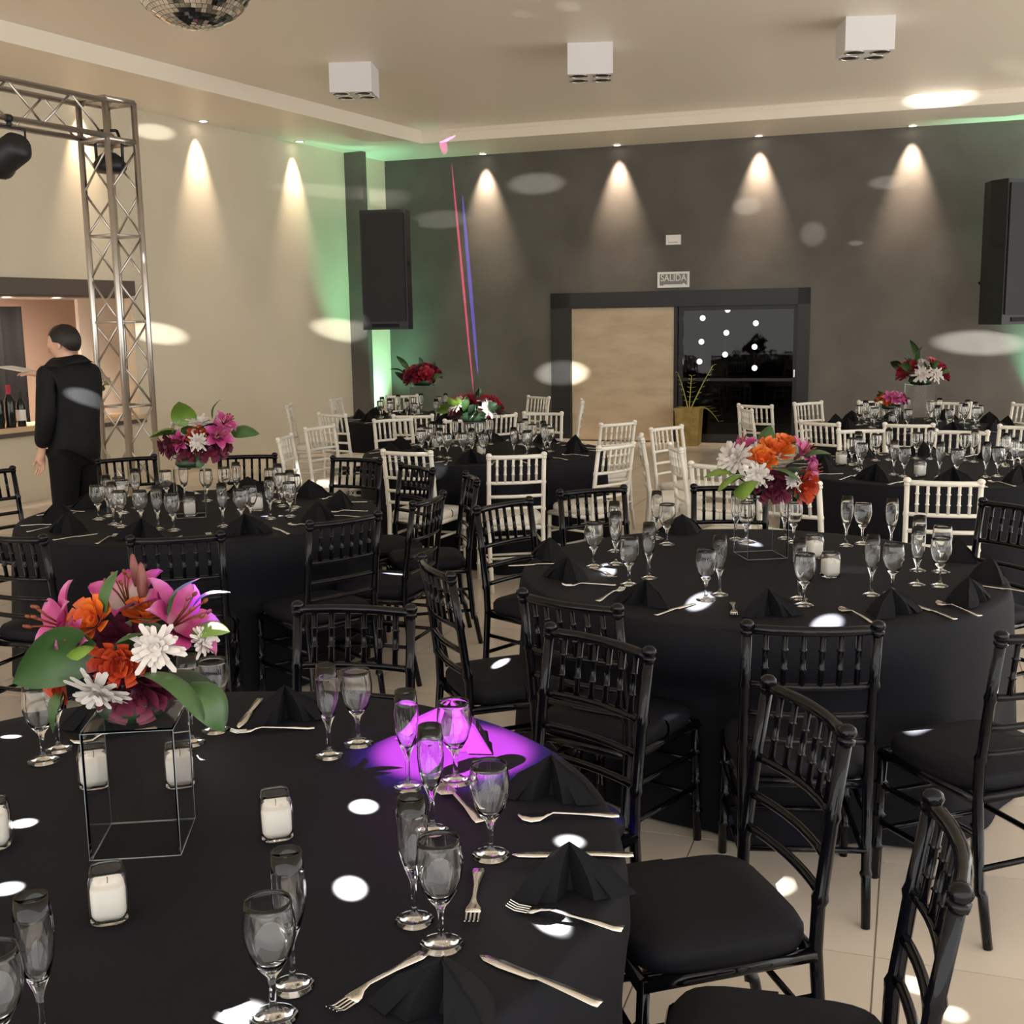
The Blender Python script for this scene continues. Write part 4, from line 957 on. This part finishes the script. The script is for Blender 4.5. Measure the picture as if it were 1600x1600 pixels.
def hand(par, wr, d, spread, up):
    wr, d, spread, up = Vector(wr), Vector(d).normalized(), Vector(spread).normalized(), Vector(up).normalized()
    pm = jv(tuple(wr + d * .05), (.036, .016), par); kn = jv(tuple(wr + d * .085), (.036, .013), pm)
    for i, (o, L) in enumerate(((-.027, .065), (-.009, .078), (.009, .074), (.027, .058))):
        b = jv(tuple(wr + d * .10 + spread * o), .0085, kn)
        chain(b, [(tuple(wr + d * (.10 + L * .5) + spread * o * 1.1 - up * .006), .008), (tuple(wr + d * (.10 + L * .9) + spread * o * 1.1 - up * .022), .0065)])
    chain(pm, [(tuple(wr + d * .075 - spread * .048 - up * .008), .010), (tuple(wr + d * .105 - spread * .056 - up * .018), .0085)])
# left arm hangs, right arm reaches forward
la = chain(ch_, [((-.17, -.01, 1.43), .055), ((-.225, -.03, 1.16), .042), ((-.22, .06, .93), .028)])
hand(la, (-.22, .06, .92), (.0, .15, -1), (0, -1, 0), (1, 0, 0))
ra = chain(ch_, [((.17, -.01, 1.43), .055), ((.20, .24, 1.33), .042), ((.15, .47, 1.42), .028)])
hand(ra, (.15, .475, 1.42), (-.1, 1, .05), (1, 0, 0), (0, 0, 1))
for s in (-1, 1): chain(pel, [((s * .09, 0, .88), .085), ((s * .10, .015, .50), .058), ((s * .10, -.02, .10), .038), ((s * .105, .03, .045), .035), ((s * .11, .13, .035), .028)])
body = skin_obj('body', V, Ed, Rr, M_skin, man)
for s in (-1, 1):
    obj('ear', (MB().sphere(hp_(s * .080, .012, 1.675), (.012, .018, .030), 8, 6), M_skin), man)
    obj('eye', (MB().sphere(hp_(s * .030, .106, 1.695), (.011, .008, .008), 8, 6), M_hair), man)
obj('mouth', (MB().sphere(hp_(0, .108, 1.630), (.024, .008, .005), 8, 6), mat('lips', (.45, .18, .15), .5)), man)
hr = MB()
def hairf(u, v):
    a = 2 * PI * u; fwd = math.sin(a); back = max(0, -fwd); side = abs(math.cos(a))
    el = PI / 2 - v * (1.25 + .95 * back + .45 * side * (fwd < .5)); ce, se = math.cos(el), math.sin(el)
    bmp = 1 + .035 * math.sin(9 * a + 5 * v)
    return hp_(.092 * ce * math.cos(a) * bmp, .112 * ce * math.sin(a) * bmp + .006, 1.705 + .108 * se * bmp)
hr.grid(hairf, 28, 10); obj('hair', (hr, M_hair), man)
V, Ed, Rr = [], [], []
j0 = jv((0, -.005, .76), (.215, .165)); j1 = chain(j0, [((0, -.01, 1.0), (.205, .155)), ((0, -.015, 1.2), (.21, .155)), ((0, -.015, 1.38), (.20, .145))])
j2 = chain(j1, [((0, -.01, 1.48), (.12, .098)), ((0, .0, 1.56), (.078, .080))])
chain(j1, [((-.19, -.015, 1.43), .080), ((-.235, -.03, 1.16), .070), ((-.223, .055, .935), .054)])
chain(j1, [((.19, -.005, 1.43), .080), ((.21, .24, 1.33), .068), ((.155, .455, 1.415), .052)])
skin_obj('jacket', V, Ed, Rr, M_jacket, man)
V, Ed, Rr = [], [], []
p0 = jv((0, 0, 1.0), (.165, .125))
for s in (-1, 1): chain(p0, [((s * .085, 0, .84), .115), ((s * .10, .015, .50), .085), ((s * .10, -.02, .05), .068)])
skin_obj('trousers', V, Ed, Rr, mat('black_trousers', (.004, .004, .005), .7, spec=.2), man)
for s in (-1, 1):
    obj('shoe', (MB().sphere((s * .105, .06, .04), (.045, .135, .045), 14, 8), M_blackpl), man)
mw = Matrix.Translation((PX, PY, 0)) @ Matrix.Rotation(math.radians(62), 4, 'Z')
pp_ = mw @ Vector((.13, .66, 1.455))
tag(obj('paper_sheet', (MB().box((0, 0, 0), (.17, .26, .004)), M_label), None, pp_, (math.radians(8), 0, math.radians(70))), 'white sheet of paper held out by the man in black', 'paper')
